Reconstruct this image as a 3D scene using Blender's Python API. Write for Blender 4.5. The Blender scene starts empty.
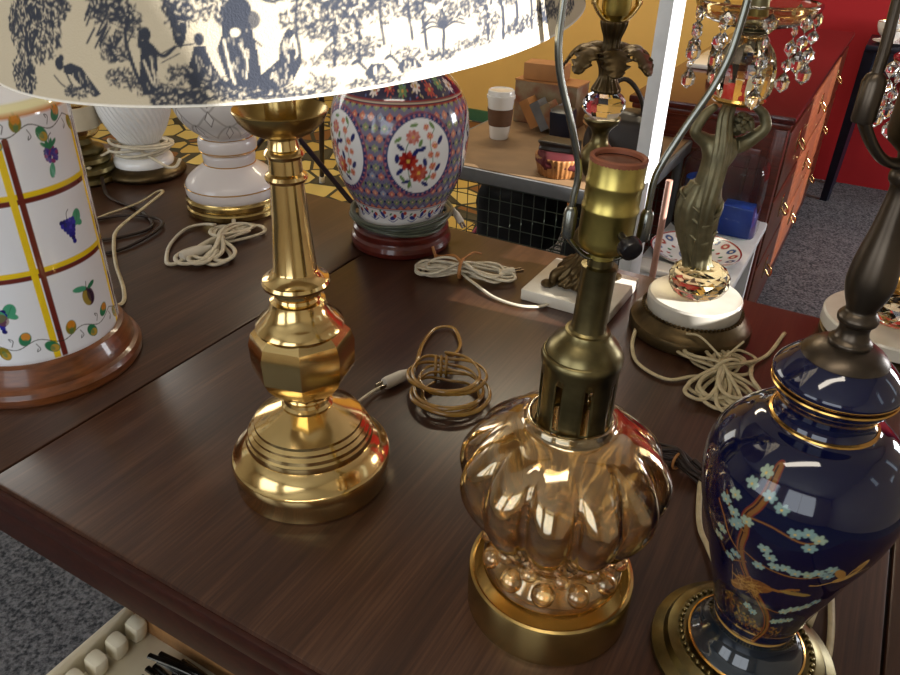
import bpy, bmesh, math, random
import numpy as np
from math import radians, cos, sin, pi, atan2, hypot
from mathutils import Vector, Matrix

sc = bpy.context.scene
COL = sc.collection
random.seed(7)
TZ = 0.75                       # table top height
CAMZ = 1.31
A = radians(-29)                # the shop's own axes: e1 runs along the table front, e2 away from it
E1 = Vector((cos(A), sin(A), 0)); E2 = Vector((-sin(A), cos(A), 0))
def W(u, v, z=0.0):
    p = E1 * u + E2 * v
    return Vector((p.x, p.y, z))

# ------------------------------------------------------------------ camera, world, sun, exposure
cam = bpy.data.cameras.new('camera'); camo = bpy.data.objects.new('camera', cam); COL.objects.link(camo)
cam.sensor_width = 36; cam.sensor_fit = 'HORIZONTAL'; cam.lens = 745.0 / 900 * 36; cam.clip_start = 0.02
TH = radians(31.0); PH = radians(1.55)
fw = Vector((0, cos(TH), -sin(TH))); up0 = Vector((0, sin(TH), cos(TH))); r0 = Vector((1, 0, 0))
Rv = cos(PH) * r0 + sin(PH) * up0; Uv = -sin(PH) * r0 + cos(PH) * up0
m = Matrix((Rv, Uv, -fw)).transposed().to_4x4(); m.translation = Vector((0, 0, CAMZ))
camo.matrix_world = m
sc.camera = camo

wd = bpy.data.worlds.new('sky'); sc.world = wd; wd.use_nodes = True
bg = wd.node_tree.nodes['Background']; bg.inputs[0].default_value = (0.78, 0.88, 1.0, 1); bg.inputs[1].default_value = 1.3

def sun(d, strength, color, angle):
    l = bpy.data.lights.new('sun', 'SUN'); l.energy = strength; l.color = color; l.angle = radians(angle)
    o = bpy.data.objects.new('sun', l); COL.objects.link(o)
    o.rotation_euler = Vector(d).to_track_quat('-Z', 'Y').to_euler()
sun((-0.80, 0.35, -0.30), 15.0, (0.98, 0.97, 0.96), 0.15)

def area(name, loc, d, sx, sy, power, color):
    l = bpy.data.lights.new(name, 'AREA'); l.shape = 'RECTANGLE'; l.size = sx; l.size_y = sy; l.energy = power; l.color = color
    o = bpy.data.objects.new(name, l); COL.objects.link(o); o.location = loc
    o.rotation_euler = Vector(d).to_track_quat('-Z', 'Y').to_euler()
# daylight in the shop front and side openings; left and ceiling lights are added
area('daylight_front', W(-1.9, -2.32, 1.65), E2, 1.5, 1.7, 15, (0.94, 0.97, 1.0))
area('daylight_front', W(0.2, -2.32, 1.65), E2, 1.5, 1.7, 15, (0.94, 0.97, 1.0))
area('daylight_side', W(1.93, 3.45, 1.2), -E1, 0.85, 0.68, 34, (0.95, 0.97, 1.0))
area('fill_left', W(-4.35, 1.6, 1.7), E1, 1.8, 1.3, 24, (1.0, 0.93, 0.80))  # added warm fill from the left, lights the brass
area('ceiling_fill_light', W(-1.3, 2.9, 2.70), (0, 0, -1), 1.2, 0.3, 26, (1.0, 0.86, 0.62))  # added fill below the ceiling, brightens the yellow back wall
area('ceiling_fill_light', W(-0.2, -0.3, 2.70), (0, 0, -1), 1.2, 0.2, 9, (1.0, 0.9, 0.75))  # unseen light added for glints on the brass and vase

sc.view_settings.view_transform = 'Standard'; sc.view_settings.look = 'None'
sc.view_settings.exposure = 0.0; sc.view_settings.gamma = 1.0
sc.view_settings.use_curve_mapping = False

# ------------------------------------------------------------------ materials
def lin(c):
    return tuple((x / 12.92 if x <= 0.04045 else ((x + 0.055) / 1.055) ** 2.4) for x in c)
def hexc(h):
    return lin(tuple(int(h[i:i + 2], 16) / 255 for i in (0, 2, 4)))
def mat(name, col, rough=0.5, metal=0.0, noise=0.0, nscale=40, bump=0.0, coat=0.0, trans=0.0, ior=1.45, attr=False, stretch=(1, 1, 1), col2=None, spec=0.5, rvar=0.0):
    mt = bpy.data.materials.new(name); mt.use_nodes = True
    nt = mt.node_tree; b = nt.nodes['Principled BSDF']
    c = hexc(col) if isinstance(col, str) else col
    b.inputs['Base Color'].default_value = (*c, 1)
    b.inputs['Roughness'].default_value = rough; b.inputs['Metallic'].default_value = metal
    b.inputs['IOR'].default_value = ior; b.inputs['Transmission Weight'].default_value = trans
    b.inputs['Coat Weight'].default_value = coat; b.inputs['Coat Roughness'].default_value = 0.05
    b.inputs['Specular IOR Level'].default_value = spec
    src = None
    if attr:
        a = nt.nodes.new('ShaderNodeAttribute'); a.attribute_name = 'Col'
        nt.links.new(a.outputs['Color'], b.inputs['Base Color']); src = a.outputs['Color']
    if noise or bump or rvar:
        tc = nt.nodes.new('ShaderNodeTexCoord'); mp = nt.nodes.new('ShaderNodeMapping')
        mp.inputs['Scale'].default_value = stretch
        nz = nt.nodes.new('ShaderNodeTexNoise'); nz.inputs['Scale'].default_value = nscale; nz.inputs['Detail'].default_value = 6
        nt.links.new(tc.outputs['Object'], mp.inputs[0]); nt.links.new(mp.outputs[0], nz.inputs['Vector'])
        if noise and not attr:
            mx = nt.nodes.new('ShaderNodeMix'); mx.data_type = 'RGBA'
            rp = nt.nodes.new('ShaderNodeMapRange'); rp.inputs[1].default_value = 0.35; rp.inputs[2].default_value = 0.65
            c2 = hexc(col2) if col2 else tuple(x * (1 - noise) for x in c)
            mx.inputs[6].default_value = (*c, 1); mx.inputs[7].default_value = (*c2, 1)
            nt.links.new(nz.outputs[0], rp.inputs[0]); nt.links.new(rp.outputs[0], mx.inputs[0])
            nt.links.new(mx.outputs[2], b.inputs['Base Color'])
        if rvar:
            rr = nt.nodes.new('ShaderNodeMapRange'); rr.inputs[3].default_value = rough; rr.inputs[4].default_value = rough + rvar
            nt.links.new(nz.outputs[0], rr.inputs[0]); nt.links.new(rr.outputs[0], b.inputs['Roughness'])
        if bump:
            bp = nt.nodes.new('ShaderNodeBump'); bp.inputs['Strength'].default_value = bump; bp.inputs['Distance'].default_value = 0.002
            nt.links.new(nz.outputs[0], bp.inputs['Height']); nt.links.new(bp.outputs[0], b.inputs['Normal'])
    return mt

M = {}
M['brass'] = mat('polished_brass', 'efcf8e', 0.09, 1.0, noise=0.12, nscale=30, rvar=0.10, bump=0.03)
M['brass_sat'] = mat('satin_brass', 'c9ae70', 0.25, 1.0, noise=0.2, nscale=25, bump=0.05)
M['socket_brass'] = mat('socket_brass', 'cdb968', 0.33, 1.0, noise=0.3, nscale=60)
M['ant_brass'] = mat('antique_brass', '80744f', 0.32, 1.0, noise=0.45, nscale=45, bump=0.1)
M['bronze'] = mat('aged_bronze', '635237', 0.40, 0.9, noise=0.4, nscale=40, bump=0.3)
M['dull_metal'] = mat('dull_spelter', '8a8263', 0.42, 0.65, noise=0.4, nscale=50, bump=0.25)
M['dark_metal'] = mat('dark_lamp_metal', '574d42', 0.33, 0.9, noise=0.3, nscale=30)
M['harp'] = mat('harp_steel', '8f9088', 0.25, 1.0, noise=0.25, nscale=60)
M['gold'] = mat('gold_line', 'd2a45a', 0.2, 1.0)
M['cherry'] = mat('cherry_wood', '7a4420', 0.35, noise=0.5, nscale=30, stretch=(1, 1, 6), coat=0.4)
M['rosewood'] = mat('red_rosewood', '5c1f18', 0.28, noise=0.4, nscale=30, coat=0.5)
M['milk'] = mat('milk_glass', 'e8e6e2', 0.22, coat=0.6)
M['milk_pink'] = mat('frosted_milk_glass', 'e0d8d6', 0.3, coat=0.5)
M['marble'] = mat('white_marble', 'd8d2c4', 0.3, noise=0.25, nscale=12, col2='c2b8a6', coat=0.3)
M['cord_white'] = mat('white_cord', 'd8cdb4', 0.45, noise=0.2, nscale=80)
M['cord_cream'] = mat('cream_cord', 'c6b58e', 0.5, noise=0.25, nscale=80)
M['cord_gold'] = mat('gold_cord', 'b88a3e', 0.25, noise=0.3, nscale=60, trans=0.25, coat=0.5)
M['cord_grey'] = mat('clear_grey_cord', '5d6252', 0.3, noise=0.2, nscale=60, trans=0.2)
M['cord_dark'] = mat('dark_brown_cord', '2c1d15', 0.45, noise=0.2, nscale=60)
M['twist'] = mat('tan_twist_tie', 'b0763f', 0.6, noise=0.2, nscale=90)
M['black'] = mat('black_plastic', '1b1718', 0.25, noise=0.2, nscale=60)
M['plug'] = mat('white_plug', 'ddd6c8', 0.4, noise=0.1, nscale=60)
M['prong'] = mat('plug_prong', 'b8b0a0', 0.25, 1.0)
M['crystal'] = mat('clear_crystal', (1, 1, 1), 0.0, trans=1.0, ior=1.5)
M['crystal_gold'] = mat('smoky_crystal', hexc('f4e6bd'), 0.0, trans=1.0, ior=1.5)
M['lining'] = mat('card_socket_ring', '8a4f35', 0.6, noise=0.2, nscale=60)
M['blue'] = mat('cobalt_glaze', 'ffffff', 0.06, attr=True, coat=0.6)
M['blue_plain'] = mat('plain_cobalt_glaze', hexc('0a1034'), 0.07, noise=0.3, nscale=10, coat=0.7)
M['teal_glaze'] = mat('dark_teal_glaze', hexc('17222c'), 0.08, noise=0.3, nscale=10, coat=1.0)
M['paint'] = mat('painted_glaze', 'ffffff', 0.14, attr=True, coat=0.7)
M['fabric'] = mat('toile_fabric', 'ffffff', 0.85, attr=True, bump=0.25, nscale=900, spec=0.2)
M['fabric_in'] = mat('shade_lining', 'd8cfbd', 0.9, noise=0.1, nscale=50)
M['iron'] = mat('dark_stand_tube', '231d2c', 0.35, noise=0.2, nscale=50)
M['white_paint'] = mat('white_post_paint', 'e6e8ea', 0.45, noise=0.08, nscale=30)
M['copper'] = mat('copper_pipe', 'd3a08c', 0.4, 0.2, noise=0.2, nscale=40)

def amber():
    mt = bpy.data.materials.new('amber_lustre_glass'); mt.use_nodes = True
    nt = mt.node_tree; out = nt.nodes['Material Output']; b = nt.nodes['Principled BSDF']
    b.inputs['Base Color'].default_value = (*hexc('f3d9a8'), 1); b.inputs['Roughness'].default_value = 0.03
    b.inputs['Transmission Weight'].default_value = 1.0; b.inputs['IOR'].default_value = 1.5
    g = nt.nodes.new('ShaderNodeBsdfGlossy'); g.inputs['Roughness'].default_value = 0.09
    lw = nt.nodes.new('ShaderNodeLayerWeight'); lw.inputs[0].default_value = 0.35
    rp = nt.nodes.new('ShaderNodeValToRGB'); rp.color_ramp.elements[0].color = (0.93, 0.78, 0.50, 1); rp.color_ramp.elements[1].color = (0.92, 0.66, 0.62, 1)
    e = rp.color_ramp.elements.new(0.5); e.color = (0.98, 0.88, 0.72, 1)
    mr = nt.nodes.new('ShaderNodeMapRange'); mr.inputs[3].default_value = 0.16; mr.inputs[4].default_value = 0.5
    mx = nt.nodes.new('ShaderNodeMixShader')
    nt.links.new(lw.outputs['Facing'], rp.inputs[0]); nt.links.new(rp.outputs[0], g.inputs['Color'])
    nt.links.new(lw.outputs['Facing'], mr.inputs[0]); nt.links.new(mr.outputs[0], mx.inputs[0])
    nt.links.new(b.outputs[0], mx.inputs[1]); nt.links.new(g.outputs[0], mx.inputs[2]); nt.links.new(mx.outputs[0], out.inputs['Surface'])
    tc = nt.nodes.new('ShaderNodeTexCoord'); nz = nt.nodes.new('ShaderNodeTexNoise'); nz.inputs['Scale'].default_value = 28
    bp = nt.nodes.new('ShaderNodeBump'); bp.inputs['Strength'].default_value = 0.35; bp.inputs['Distance'].default_value = 0.004
    nt.links.new(tc.outputs['Object'], nz.inputs['Vector']); nt.links.new(nz.outputs[0], bp.inputs['Height'])
    nt.links.new(bp.outputs[0], g.inputs['Normal']); nt.links.new(bp.outputs[0], b.inputs['Normal'])
    return mt
M['amber'] = amber()

def wood_table():
    mt = bpy.data.materials.new('walnut_table_top'); mt.use_nodes = True
    nt = mt.node_tree; b = nt.nodes['Principled BSDF']; L = nt.links.new
    tc = nt.nodes.new('ShaderNodeTexCoord'); mp = nt.nodes.new('ShaderNodeMapping'); mp.inputs['Scale'].default_value = (110, 2.6, 8)
    nz = nt.nodes.new('ShaderNodeTexNoise'); nz.inputs['Scale'].default_value = 3.0; nz.inputs['Detail'].default_value = 8; nz.inputs['Roughness'].default_value = 0.65
    mp2 = nt.nodes.new('ShaderNodeMapping'); mp2.inputs['Scale'].default_value = (6, 0.7, 2)
    n2 = nt.nodes.new('ShaderNodeTexNoise'); n2.inputs['Scale'].default_value = 3.0; n2.inputs['Detail'].default_value = 4; n2.inputs['Distortion'].default_value = 1.2
    L(tc.outputs['Object'], mp.inputs[0]); L(mp.outputs[0], nz.inputs['Vector']); L(tc.outputs['Object'], mp2.inputs[0]); L(mp2.outputs[0], n2.inputs['Vector'])
    ad = nt.nodes.new('ShaderNodeMath'); ad.operation = 'MULTIPLY_ADD'; ad.inputs[1].default_value = 0.45; L(n2.outputs[0], ad.inputs[0])
    sc_ = nt.nodes.new('ShaderNodeMath'); sc_.operation = 'MULTIPLY'; sc_.inputs[1].default_value = 0.55; L(nz.outputs[0], sc_.inputs[0]); L(sc_.outputs[0], ad.inputs[2])
    cr = nt.nodes.new('ShaderNodeValToRGB'); cr.color_ramp.elements[0].position = 0.34; cr.color_ramp.elements[0].color = (*hexc('2c1910'), 1)
    cr.color_ramp.elements[1].position = 0.66; cr.color_ramp.elements[1].color = (*hexc('583b2a'), 1)
    e = cr.color_ramp.elements.new(0.5); e.color = (*hexc('3f2619'), 1)
    L(ad.outputs[0], cr.inputs[0]); L(cr.outputs[0], b.inputs['Base Color'])
    b.inputs['Roughness'].default_value = 0.32; b.inputs['Coat Weight'].default_value = 0.0
    bp = nt.nodes.new('ShaderNodeBump'); bp.inputs['Strength'].default_value = 0.08; bp.inputs['Distance'].default_value = 0.001
    L(nz.outputs[0], bp.inputs['Height']); L(bp.outputs[0], b.inputs['Normal'])
    return mt
M['table'] = wood_table()
M['table_dark'] = mat('dark_table_edge', '3b190f', 0.42, noise=0.4, nscale=20, stretch=(1, 8, 8), spec=0.3)
M['mahogany'] = mat('mahogany', '6b2b1c', 0.3, noise=0.4, nscale=18, stretch=(1, 1, 8), coat=0.3)
M['mahogany_top'] = mat('mahogany_top', '531d1a', 0.22, noise=0.3, nscale=12, stretch=(8, 1, 1), coat=0.4)
M['mahogany_lt'] = mat('light_drawer_wood', '66341b', 0.35, noise=0.5, nscale=20, stretch=(1, 1, 8), coat=0.3)
M['card'] = mat('brown_table_top', '8d6f4e', 0.6, noise=0.2, nscale=15)
M['grey_edge'] = mat('grey_table_edge', '6e6f70', 0.45, noise=0.15, nscale=30)
M['green_wire'] = mat('grey_green_wire', '4a5248', 0.4, noise=0.2, nscale=30)
M['navy'] = mat('navy_painted_wood', '141b2c', 0.35, noise=0.3, nscale=20)
M['wall_y'] = mat('yellow_wall_paint', 'e6b865', 0.8, noise=0.08, nscale=3)
M['wall_r'] = mat('red_wall_paint', 'a8141c', 0.7, noise=0.1, nscale=3)
M['wall_w'] = mat('off_white_wall', 'd8d0c0', 0.85, noise=0.05, nscale=3)
M['ceil'] = mat('ceiling_white', 'dedad0', 0.9, noise=0.05, nscale=4)
M['green_trim'] = mat('green_trim', '3f6a48', 0.5, noise=0.15, nscale=10)
M['blackcloth'] = mat('black_cloth', '141416', 0.8, noise=0.4, nscale=40, bump=0.4)
M['redcloth'] = mat('dark_red_cloth', '5a1418', 0.85, noise=0.3, nscale=40, bump=0.4)
M['pink'] = mat('pink_plastic', 'c2387c', 0.45, noise=0.15, nscale=30)
M['wicker'] = mat('wicker', 'a9713c', 0.6, noise=0.4, nscale=90)
M['cardboard'] = mat('cardboard', 'b77f4a', 0.7, noise=0.2, nscale=15)
M['boxprint'] = mat('printed_box', '7c4526', 0.5, noise=0.9, nscale=22, col2='8a7a5c')
M['bag'] = mat('dark_leather', '2b2118', 0.4, noise=0.4, nscale=25, bump=0.4)
M['bluep'] = mat('blue_plastic', '1c3f9c', 0.3, noise=0.15, nscale=30)
M['china'] = mat('white_china', 'eeeae2', 0.15, noise=0.04, nscale=20, coat=0.6)
M['tray'] = mat('cream_tray_plastic', 'e6dcc2', 0.4, noise=0.06, nscale=20)
M['tanwood'] = mat('tan_wood', 'a8794a', 0.5, noise=0.25, nscale=20, stretch=(1, 6, 1))
M['cutlery'] = mat('cutlery_steel', '8c8c88', 0.22, 1.0, noise=0.4, nscale=40)
M['clear'] = mat('clear_plastic', (0.93, 0.97, 1.0), 0.05, trans=1.0, ior=1.15)

def carpet():
    mt = mat('grey_carpet', '5b6069', 0.95, noise=0.0)
    nt = mt.node_tree; b = nt.nodes['Principled BSDF']; L = nt.links.new
    tc = nt.nodes.new('ShaderNodeTexCoord'); nz = nt.nodes.new('ShaderNodeTexNoise'); nz.inputs['Scale'].default_value = 130; nz.inputs['Detail'].default_value = 4
    n2 = nt.nodes.new('ShaderNodeTexNoise'); n2.inputs['Scale'].default_value = 24; n2.inputs['Detail'].default_value = 4
    L(tc.outputs['Object'], nz.inputs['Vector']); L(tc.outputs['Object'], n2.inputs['Vector'])
    md = nt.nodes.new('ShaderNodeMath'); md.operation = 'MULTIPLY_ADD'; md.inputs[1].default_value = 0.8; L(nz.outputs[0], md.inputs[0])
    m2 = nt.nodes.new('ShaderNodeMath'); m2.operation = 'MULTIPLY'; m2.inputs[1].default_value = 0.2; L(n2.outputs[0], m2.inputs[0]); L(m2.outputs[0], md.inputs[2])
    cr = nt.nodes.new('ShaderNodeValToRGB'); cr.color_ramp.elements[0].position = 0.38; cr.color_ramp.elements[0].color = (*hexc('2c3035'), 1)
    cr.color_ramp.elements[1].position = 0.62; cr.color_ramp.elements[1].color = (*hexc('7b7b7f'), 1)
    L(md.outputs[0], cr.inputs[0]); L(cr.outputs[0], b.inputs['Base Color'])
    bp = nt.nodes.new('ShaderNodeBump'); bp.inputs['Strength'].default_value = 0.8; bp.inputs['Distance'].default_value = 0.006
    L(nz.outputs[0], bp.inputs['Height']); L(bp.outputs[0], b.inputs['Normal'])
    return mt
M['carpet'] = carpet()
def rugmat():
    mt = mat('yellow_leaf_rug', 'd0b050', 0.8)
    nt = mt.node_tree; b = nt.nodes['Principled BSDF']; L = nt.links.new
    tc = nt.nodes.new('ShaderNodeTexCoord')
    vo = nt.nodes.new('ShaderNodeTexVoronoi'); vo.feature = 'DISTANCE_TO_EDGE'; vo.inputs['Scale'].default_value = 5.5
    v2 = nt.nodes.new('ShaderNodeTexVoronoi'); v2.inputs['Scale'].default_value = 5.5
    L(tc.outputs['Object'], vo.inputs['Vector']); L(tc.outputs['Object'], v2.inputs['Vector'])
    sp = nt.nodes.new('ShaderNodeSeparateColor'); L(v2.outputs['Color'], sp.inputs[0])
    cr = nt.nodes.new('ShaderNodeValToRGB'); cr.color_ramp.interpolation = 'CONSTANT'
    cols = [(0, 'c2a252'), (0.35, 'd0b666'), (0.58, '4a4430'), (0.74, '805426')]
    cr.color_ramp.elements[0].color = (*hexc(cols[0][1]), 1); cr.color_ramp.elements[1].position = cols[1][0]; cr.color_ramp.elements[1].color = (*hexc(cols[1][1]), 1)
    for p, h in cols[2:]:
        e = cr.color_ramp.elements.new(p); e.color = (*hexc(h), 1)
    L(sp.outputs[0], cr.inputs[0])
    st = nt.nodes.new('ShaderNodeMath'); st.operation = 'LESS_THAN'; st.inputs[1].default_value = 0.05; L(vo.outputs[0], st.inputs[0])
    mx = nt.nodes.new('ShaderNodeMix'); mx.data_type = 'RGBA'; mx.inputs[7].default_value = (*hexc('3c3826'), 1)
    L(st.outputs[0], mx.inputs[0]); L(cr.outputs[0], mx.inputs[6]); L(mx.outputs[2], b.inputs['Base Color'])
    return mt
M['rug'] = rugmat()

# ------------------------------------------------------------------ object helpers
def thing(name, label, cat, loc=(0, 0, 0), group=None):
    o = bpy.data.objects.new(name, None); COL.objects.link(o); o.empty_display_size = 0.03
    o.location = loc; o['label'] = label; o['category'] = cat
    if group: o['group'] = group
    return o
def tag(o, label, cat, group=None):
    o['label'] = label; o['category'] = cat
    if group: o['group'] = group
    return o
def wloc(p):
    v = Vector((0, 0, 0))
    while p is not None:
        v += Vector(p.location); p = p.parent
    return v
def mesh(name, verts, faces, mt, parent=None, smooth=True, sharp=38, world=False, origin=None, label=None):
    """verts are in the parent's frame, or in world space when world=True; a top-level mesh gets its origin at `origin`."""
    off = Vector((0, 0, 0))
    if parent is not None and world: off = wloc(parent)
    if parent is None and origin is not None and world: off = Vector(origin)
    me = bpy.data.meshes.new(name)
    me.from_pydata([tuple(Vector(v) - off) if world else tuple(v) for v in verts], [], faces)
    bm = bmesh.new(); bm.from_mesh(me); bmesh.ops.recalc_face_normals(bm, faces=bm.faces); bm.to_mesh(me); bm.free()
    me.materials.append(mt)
    if smooth:
        me.shade_smooth(); me.set_sharp_from_angle(angle=radians(sharp))
    o = bpy.data.objects.new(name, me); COL.objects.link(o)
    if parent is not None: o.parent = parent
    elif origin is not None: o.location = origin
    if label: o['label'] = label
    return o
def struct(o):
    o['kind'] = 'structure'; return o

class MB:
    """collects boxes, tubes and lathed shapes; build() links them as one mesh object"""
    def __init__(s): s.v = []; s.f = []
    def add(s, vs, fs):
        n = len(s.v); s.v += [tuple(v) for v in vs]; s.f += [tuple(i + n for i in f) for f in fs]; return s
    def box(s, c, sx, sy, sz, R=None, bev=0.0):
        """box centred at c; R = 3x3 axes (columns)"""
        if bev > 0:
            vs = []; b = min(bev, sx / 2.01, sy / 2.01, sz / 2.01)
            bm = bmesh.new(); bmesh.ops.create_cube(bm, size=1.0)
            for q in bm.verts: q.co = Vector((q.co.x * sx, q.co.y * sy, q.co.z * sz))
            bmesh.ops.bevel(bm, geom=list(bm.edges), offset=b, segments=2, profile=0.5, affect='EDGES')
            bm.verts.index_update()
            vs = [q.co.copy() for q in bm.verts]; fs = [tuple(q.index for q in f.verts) for f in bm.faces]; bm.free()
        else:
            vs = [Vector((x * sx / 2, y * sy / 2, z * sz / 2)) for x in (-1, 1) for y in (-1, 1) for z in (-1, 1)]
            fs = [(0, 1, 3, 2), (4, 6, 7, 5), (0, 4, 5, 1), (2, 3, 7, 6), (0, 2, 6, 4), (1, 5, 7, 3)]
        c = Vector(c)
        return s.add([(R @ v if R else v) + c for v in vs], fs)
    def tube(s, pts, r, seg=10, closed=False, flat=1.0, res=6, raw=False):
        P = [Vector(p) for p in pts]
        if not raw and len(P) > 2: P = catmull(P, res, closed)
        n = len(P); vs = []; fs = []
        rad = r if callable(r) else (lambda t: r)
        T = []
        for i in range(n):
            a = P[(i - 1) % n] if closed or i > 0 else P[i]; b = P[(i + 1) % n] if closed or i < n - 1 else P[i]
            d = (b - a); T.append(d.normalized() if d.length > 1e-9 else Vector((0, 0, 1)))
        up = Vector((0, 0, 1)) if abs(T[0].z) < 0.9 else Vector((1, 0, 0))
        N = (up - T[0] * up.dot(T[0])).normalized()
        for i in range(n):
            N = (N - T[i] * N.dot(T[i]))
            N = N.normalized() if N.length > 1e-6 else T[i].orthogonal().normalized()
            B = T[i].cross(N); rr = rad(i / max(1, n - 1))
            for k in range(seg):
                a = 2 * pi * k / seg; vs.append(P[i] + N * cos(a) * rr + B * sin(a) * rr * flat)
        for i in range(n if closed else n - 1):
            for k in range(seg):
                j = (i + 1) % n
                fs.append((i * seg + k, i * seg + (k + 1) % seg, j * seg + (k + 1) % seg, j * seg + k))
        if not closed:
            fs.append(tuple(range(seg))[::-1]); fs.append(tuple((n - 1) * seg + k for k in range(seg)))
        return s.add(vs, fs)
    def lathe(s, prof, seg=48, c=(0, 0, 0), R=None, mod=None, closed=False, rot=0.0, cap=True):
        vs = []; fs = []; c = Vector(c); n = len(prof)
        for z, r in prof:
            for k in range(seg):
                a = 2 * pi * k / seg + rot; rr = mod(a, z, r) if mod else r
                p = Vector((rr * cos(a), rr * sin(a), z)); vs.append((R @ p if R else p) + c)
        for i in range(n if closed else n - 1):
            j = (i + 1) % n
            for k in range(seg):
                fs.append((i * seg + k, i * seg + (k + 1) % seg, j * seg + (k + 1) % seg, j * seg + k))
        if cap and not closed:
            if prof[0][1] > 1e-5: fs.append(tuple(range(seg))[::-1])
            if prof[-1][1] > 1e-5: fs.append(tuple((n - 1) * seg + k for k in range(seg)))
        return s.add(vs, fs)
    def ball(s, c, r, seg=12, sq=(1, 1, 1), R=None):
        pr = [(-r * cos(pi * i / (seg // 2)), max(1e-5, r * sin(pi * i / (seg // 2)))) for i in range(seg // 2 + 1)]
        vs = []; fs = []; c = Vector(c)
        for z, rr in pr:
            for k in range(seg):
                a = 2 * pi * k / seg; p = Vector((rr * cos(a) * sq[0], rr * sin(a) * sq[1], z * sq[2])); vs.append((R @ p if R else p) + c)
        for i in range(len(pr) - 1):
            for k in range(seg): fs.append((i * seg + k, i * seg + (k + 1) % seg, (i + 1) * seg + (k + 1) % seg, (i + 1) * seg + k))
        return s.add(vs, fs)
    def build(s, name, mt, parent=None, **kw):
        return mesh(name, s.v, s.f, mt, parent, **kw)

def catmull(P, res, closed=False):
    n = len(P); out = []
    rng = range(n if closed else n - 1)
    for i in rng:
        p0 = P[(i - 1) % n] if closed or i > 0 else P[i] * 2 - P[i + 1]
        p1 = P[i]; p2 = P[(i + 1) % n]; p3 = P[(i + 2) % n] if closed or i < n - 2 else p2 * 2 - p1
        for k in range(res):
            t = k / res
            out.append(0.5 * ((2 * p1) + (p2 - p0) * t + (2 * p0 - 5 * p1 + 4 * p2 - p3) * t * t + (3 * p1 - p0 - 3 * p2 + p3) * t ** 3))
    if not closed: out.append(P[-1].copy())
    return out
def spl(prof, res=6):
    P = catmull([Vector((z, r, 0)) for z, r in prof], res)
    return [(p.x, max(p.y, 0.0003)) for p in P]
def lathe(name, prof, mt, parent, seg=64, **kw):
    lk = {k: kw.pop(k) for k in ('c', 'R', 'mod', 'closed', 'rot', 'cap') if k in kw}
    return MB().lathe(prof, seg, **lk).build(name, mt, parent, **kw)
def axes(d, up=(0, 0, 1)):
    z = Vector(d).normalized(); x = Vector(up).cross(z)
    x = x.normalized() if x.length > 1e-4 else Vector((1, 0, 0)); y = z.cross(x)
    return Matrix((x, y, z)).transposed()
R12 = Matrix((E1, E2, Vector((0, 0, 1)))).transposed()

def plug(parent, a, b, r=0.006, mt=None, prongs=0.012):
    """plug body from a (cord side) to b (prong side), world coordinates; prongs are a sub-part"""
    a = Vector(a); b = Vector(b); L = (b - a).length; Rm = axes(b - a)
    mb = MB()
    mb.lathe([(0, r * 0.45), (L * 0.15, r * 0.6), (L * 0.45, r), (L * 0.9, r * 1.05), (L, r * 0.95)], 14, c=a, R=Rm)
    o = mb.build('plug', mt or M['plug'], parent, world=True, sharp=50)
    if prongs:
        pb = MB()
        for s in (-1, 1):
            pb.box(b + Rm @ Vector((s * r * 0.55, 0, prongs / 2 - 0.001)), 0.0014, 0.005, prongs, R=Rm)
        p = pb.build('plug_prongs', M['prong'], o, world=False, smooth=False)
        off = wloc(parent)
        for v in p.data.vertices: v.co -= off
    return o
def cord(parent, pts, r, mt, name='power_cord', flat=1.0, res=7, seg=8):
    return MB().tube(pts, r, seg=seg, flat=flat, res=res).build(name, mt, parent, world=True, sharp=180)
def bundle(c, ang, L, Wd, n, seed, z0=TZ, lift=0.003, twist=0.35):
    """points of a cord folded into n tied figure-eight loops"""
    rnd = random.Random(seed); P = []
    for k in range(n):
        l = L * (0.72 + 0.38 * rnd.random()); w = Wd * (0.6 + 0.6 * rnd.random()); a0 = ang + twist * (rnd.random() - 0.5)
        ox = (rnd.random() - .5) * L * 0.12
        for j in range(12):
            t = 2 * pi * j / 12; x = l * sin(t) + ox; y = w * sin(2 * t) * 0.5 + (rnd.random() - .5) * 0.002
            hz = z0 + lift + 0.022 * (1 - abs(x) / (L * 1.15)) * (k / n) + 0.002 + 0.004 * rnd.random()
            P.append((c[0] + x * cos(a0) - y * sin(a0), c[1] + x * sin(a0) + y * cos(a0), max(hz, z0 + lift)))
    return P

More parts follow.
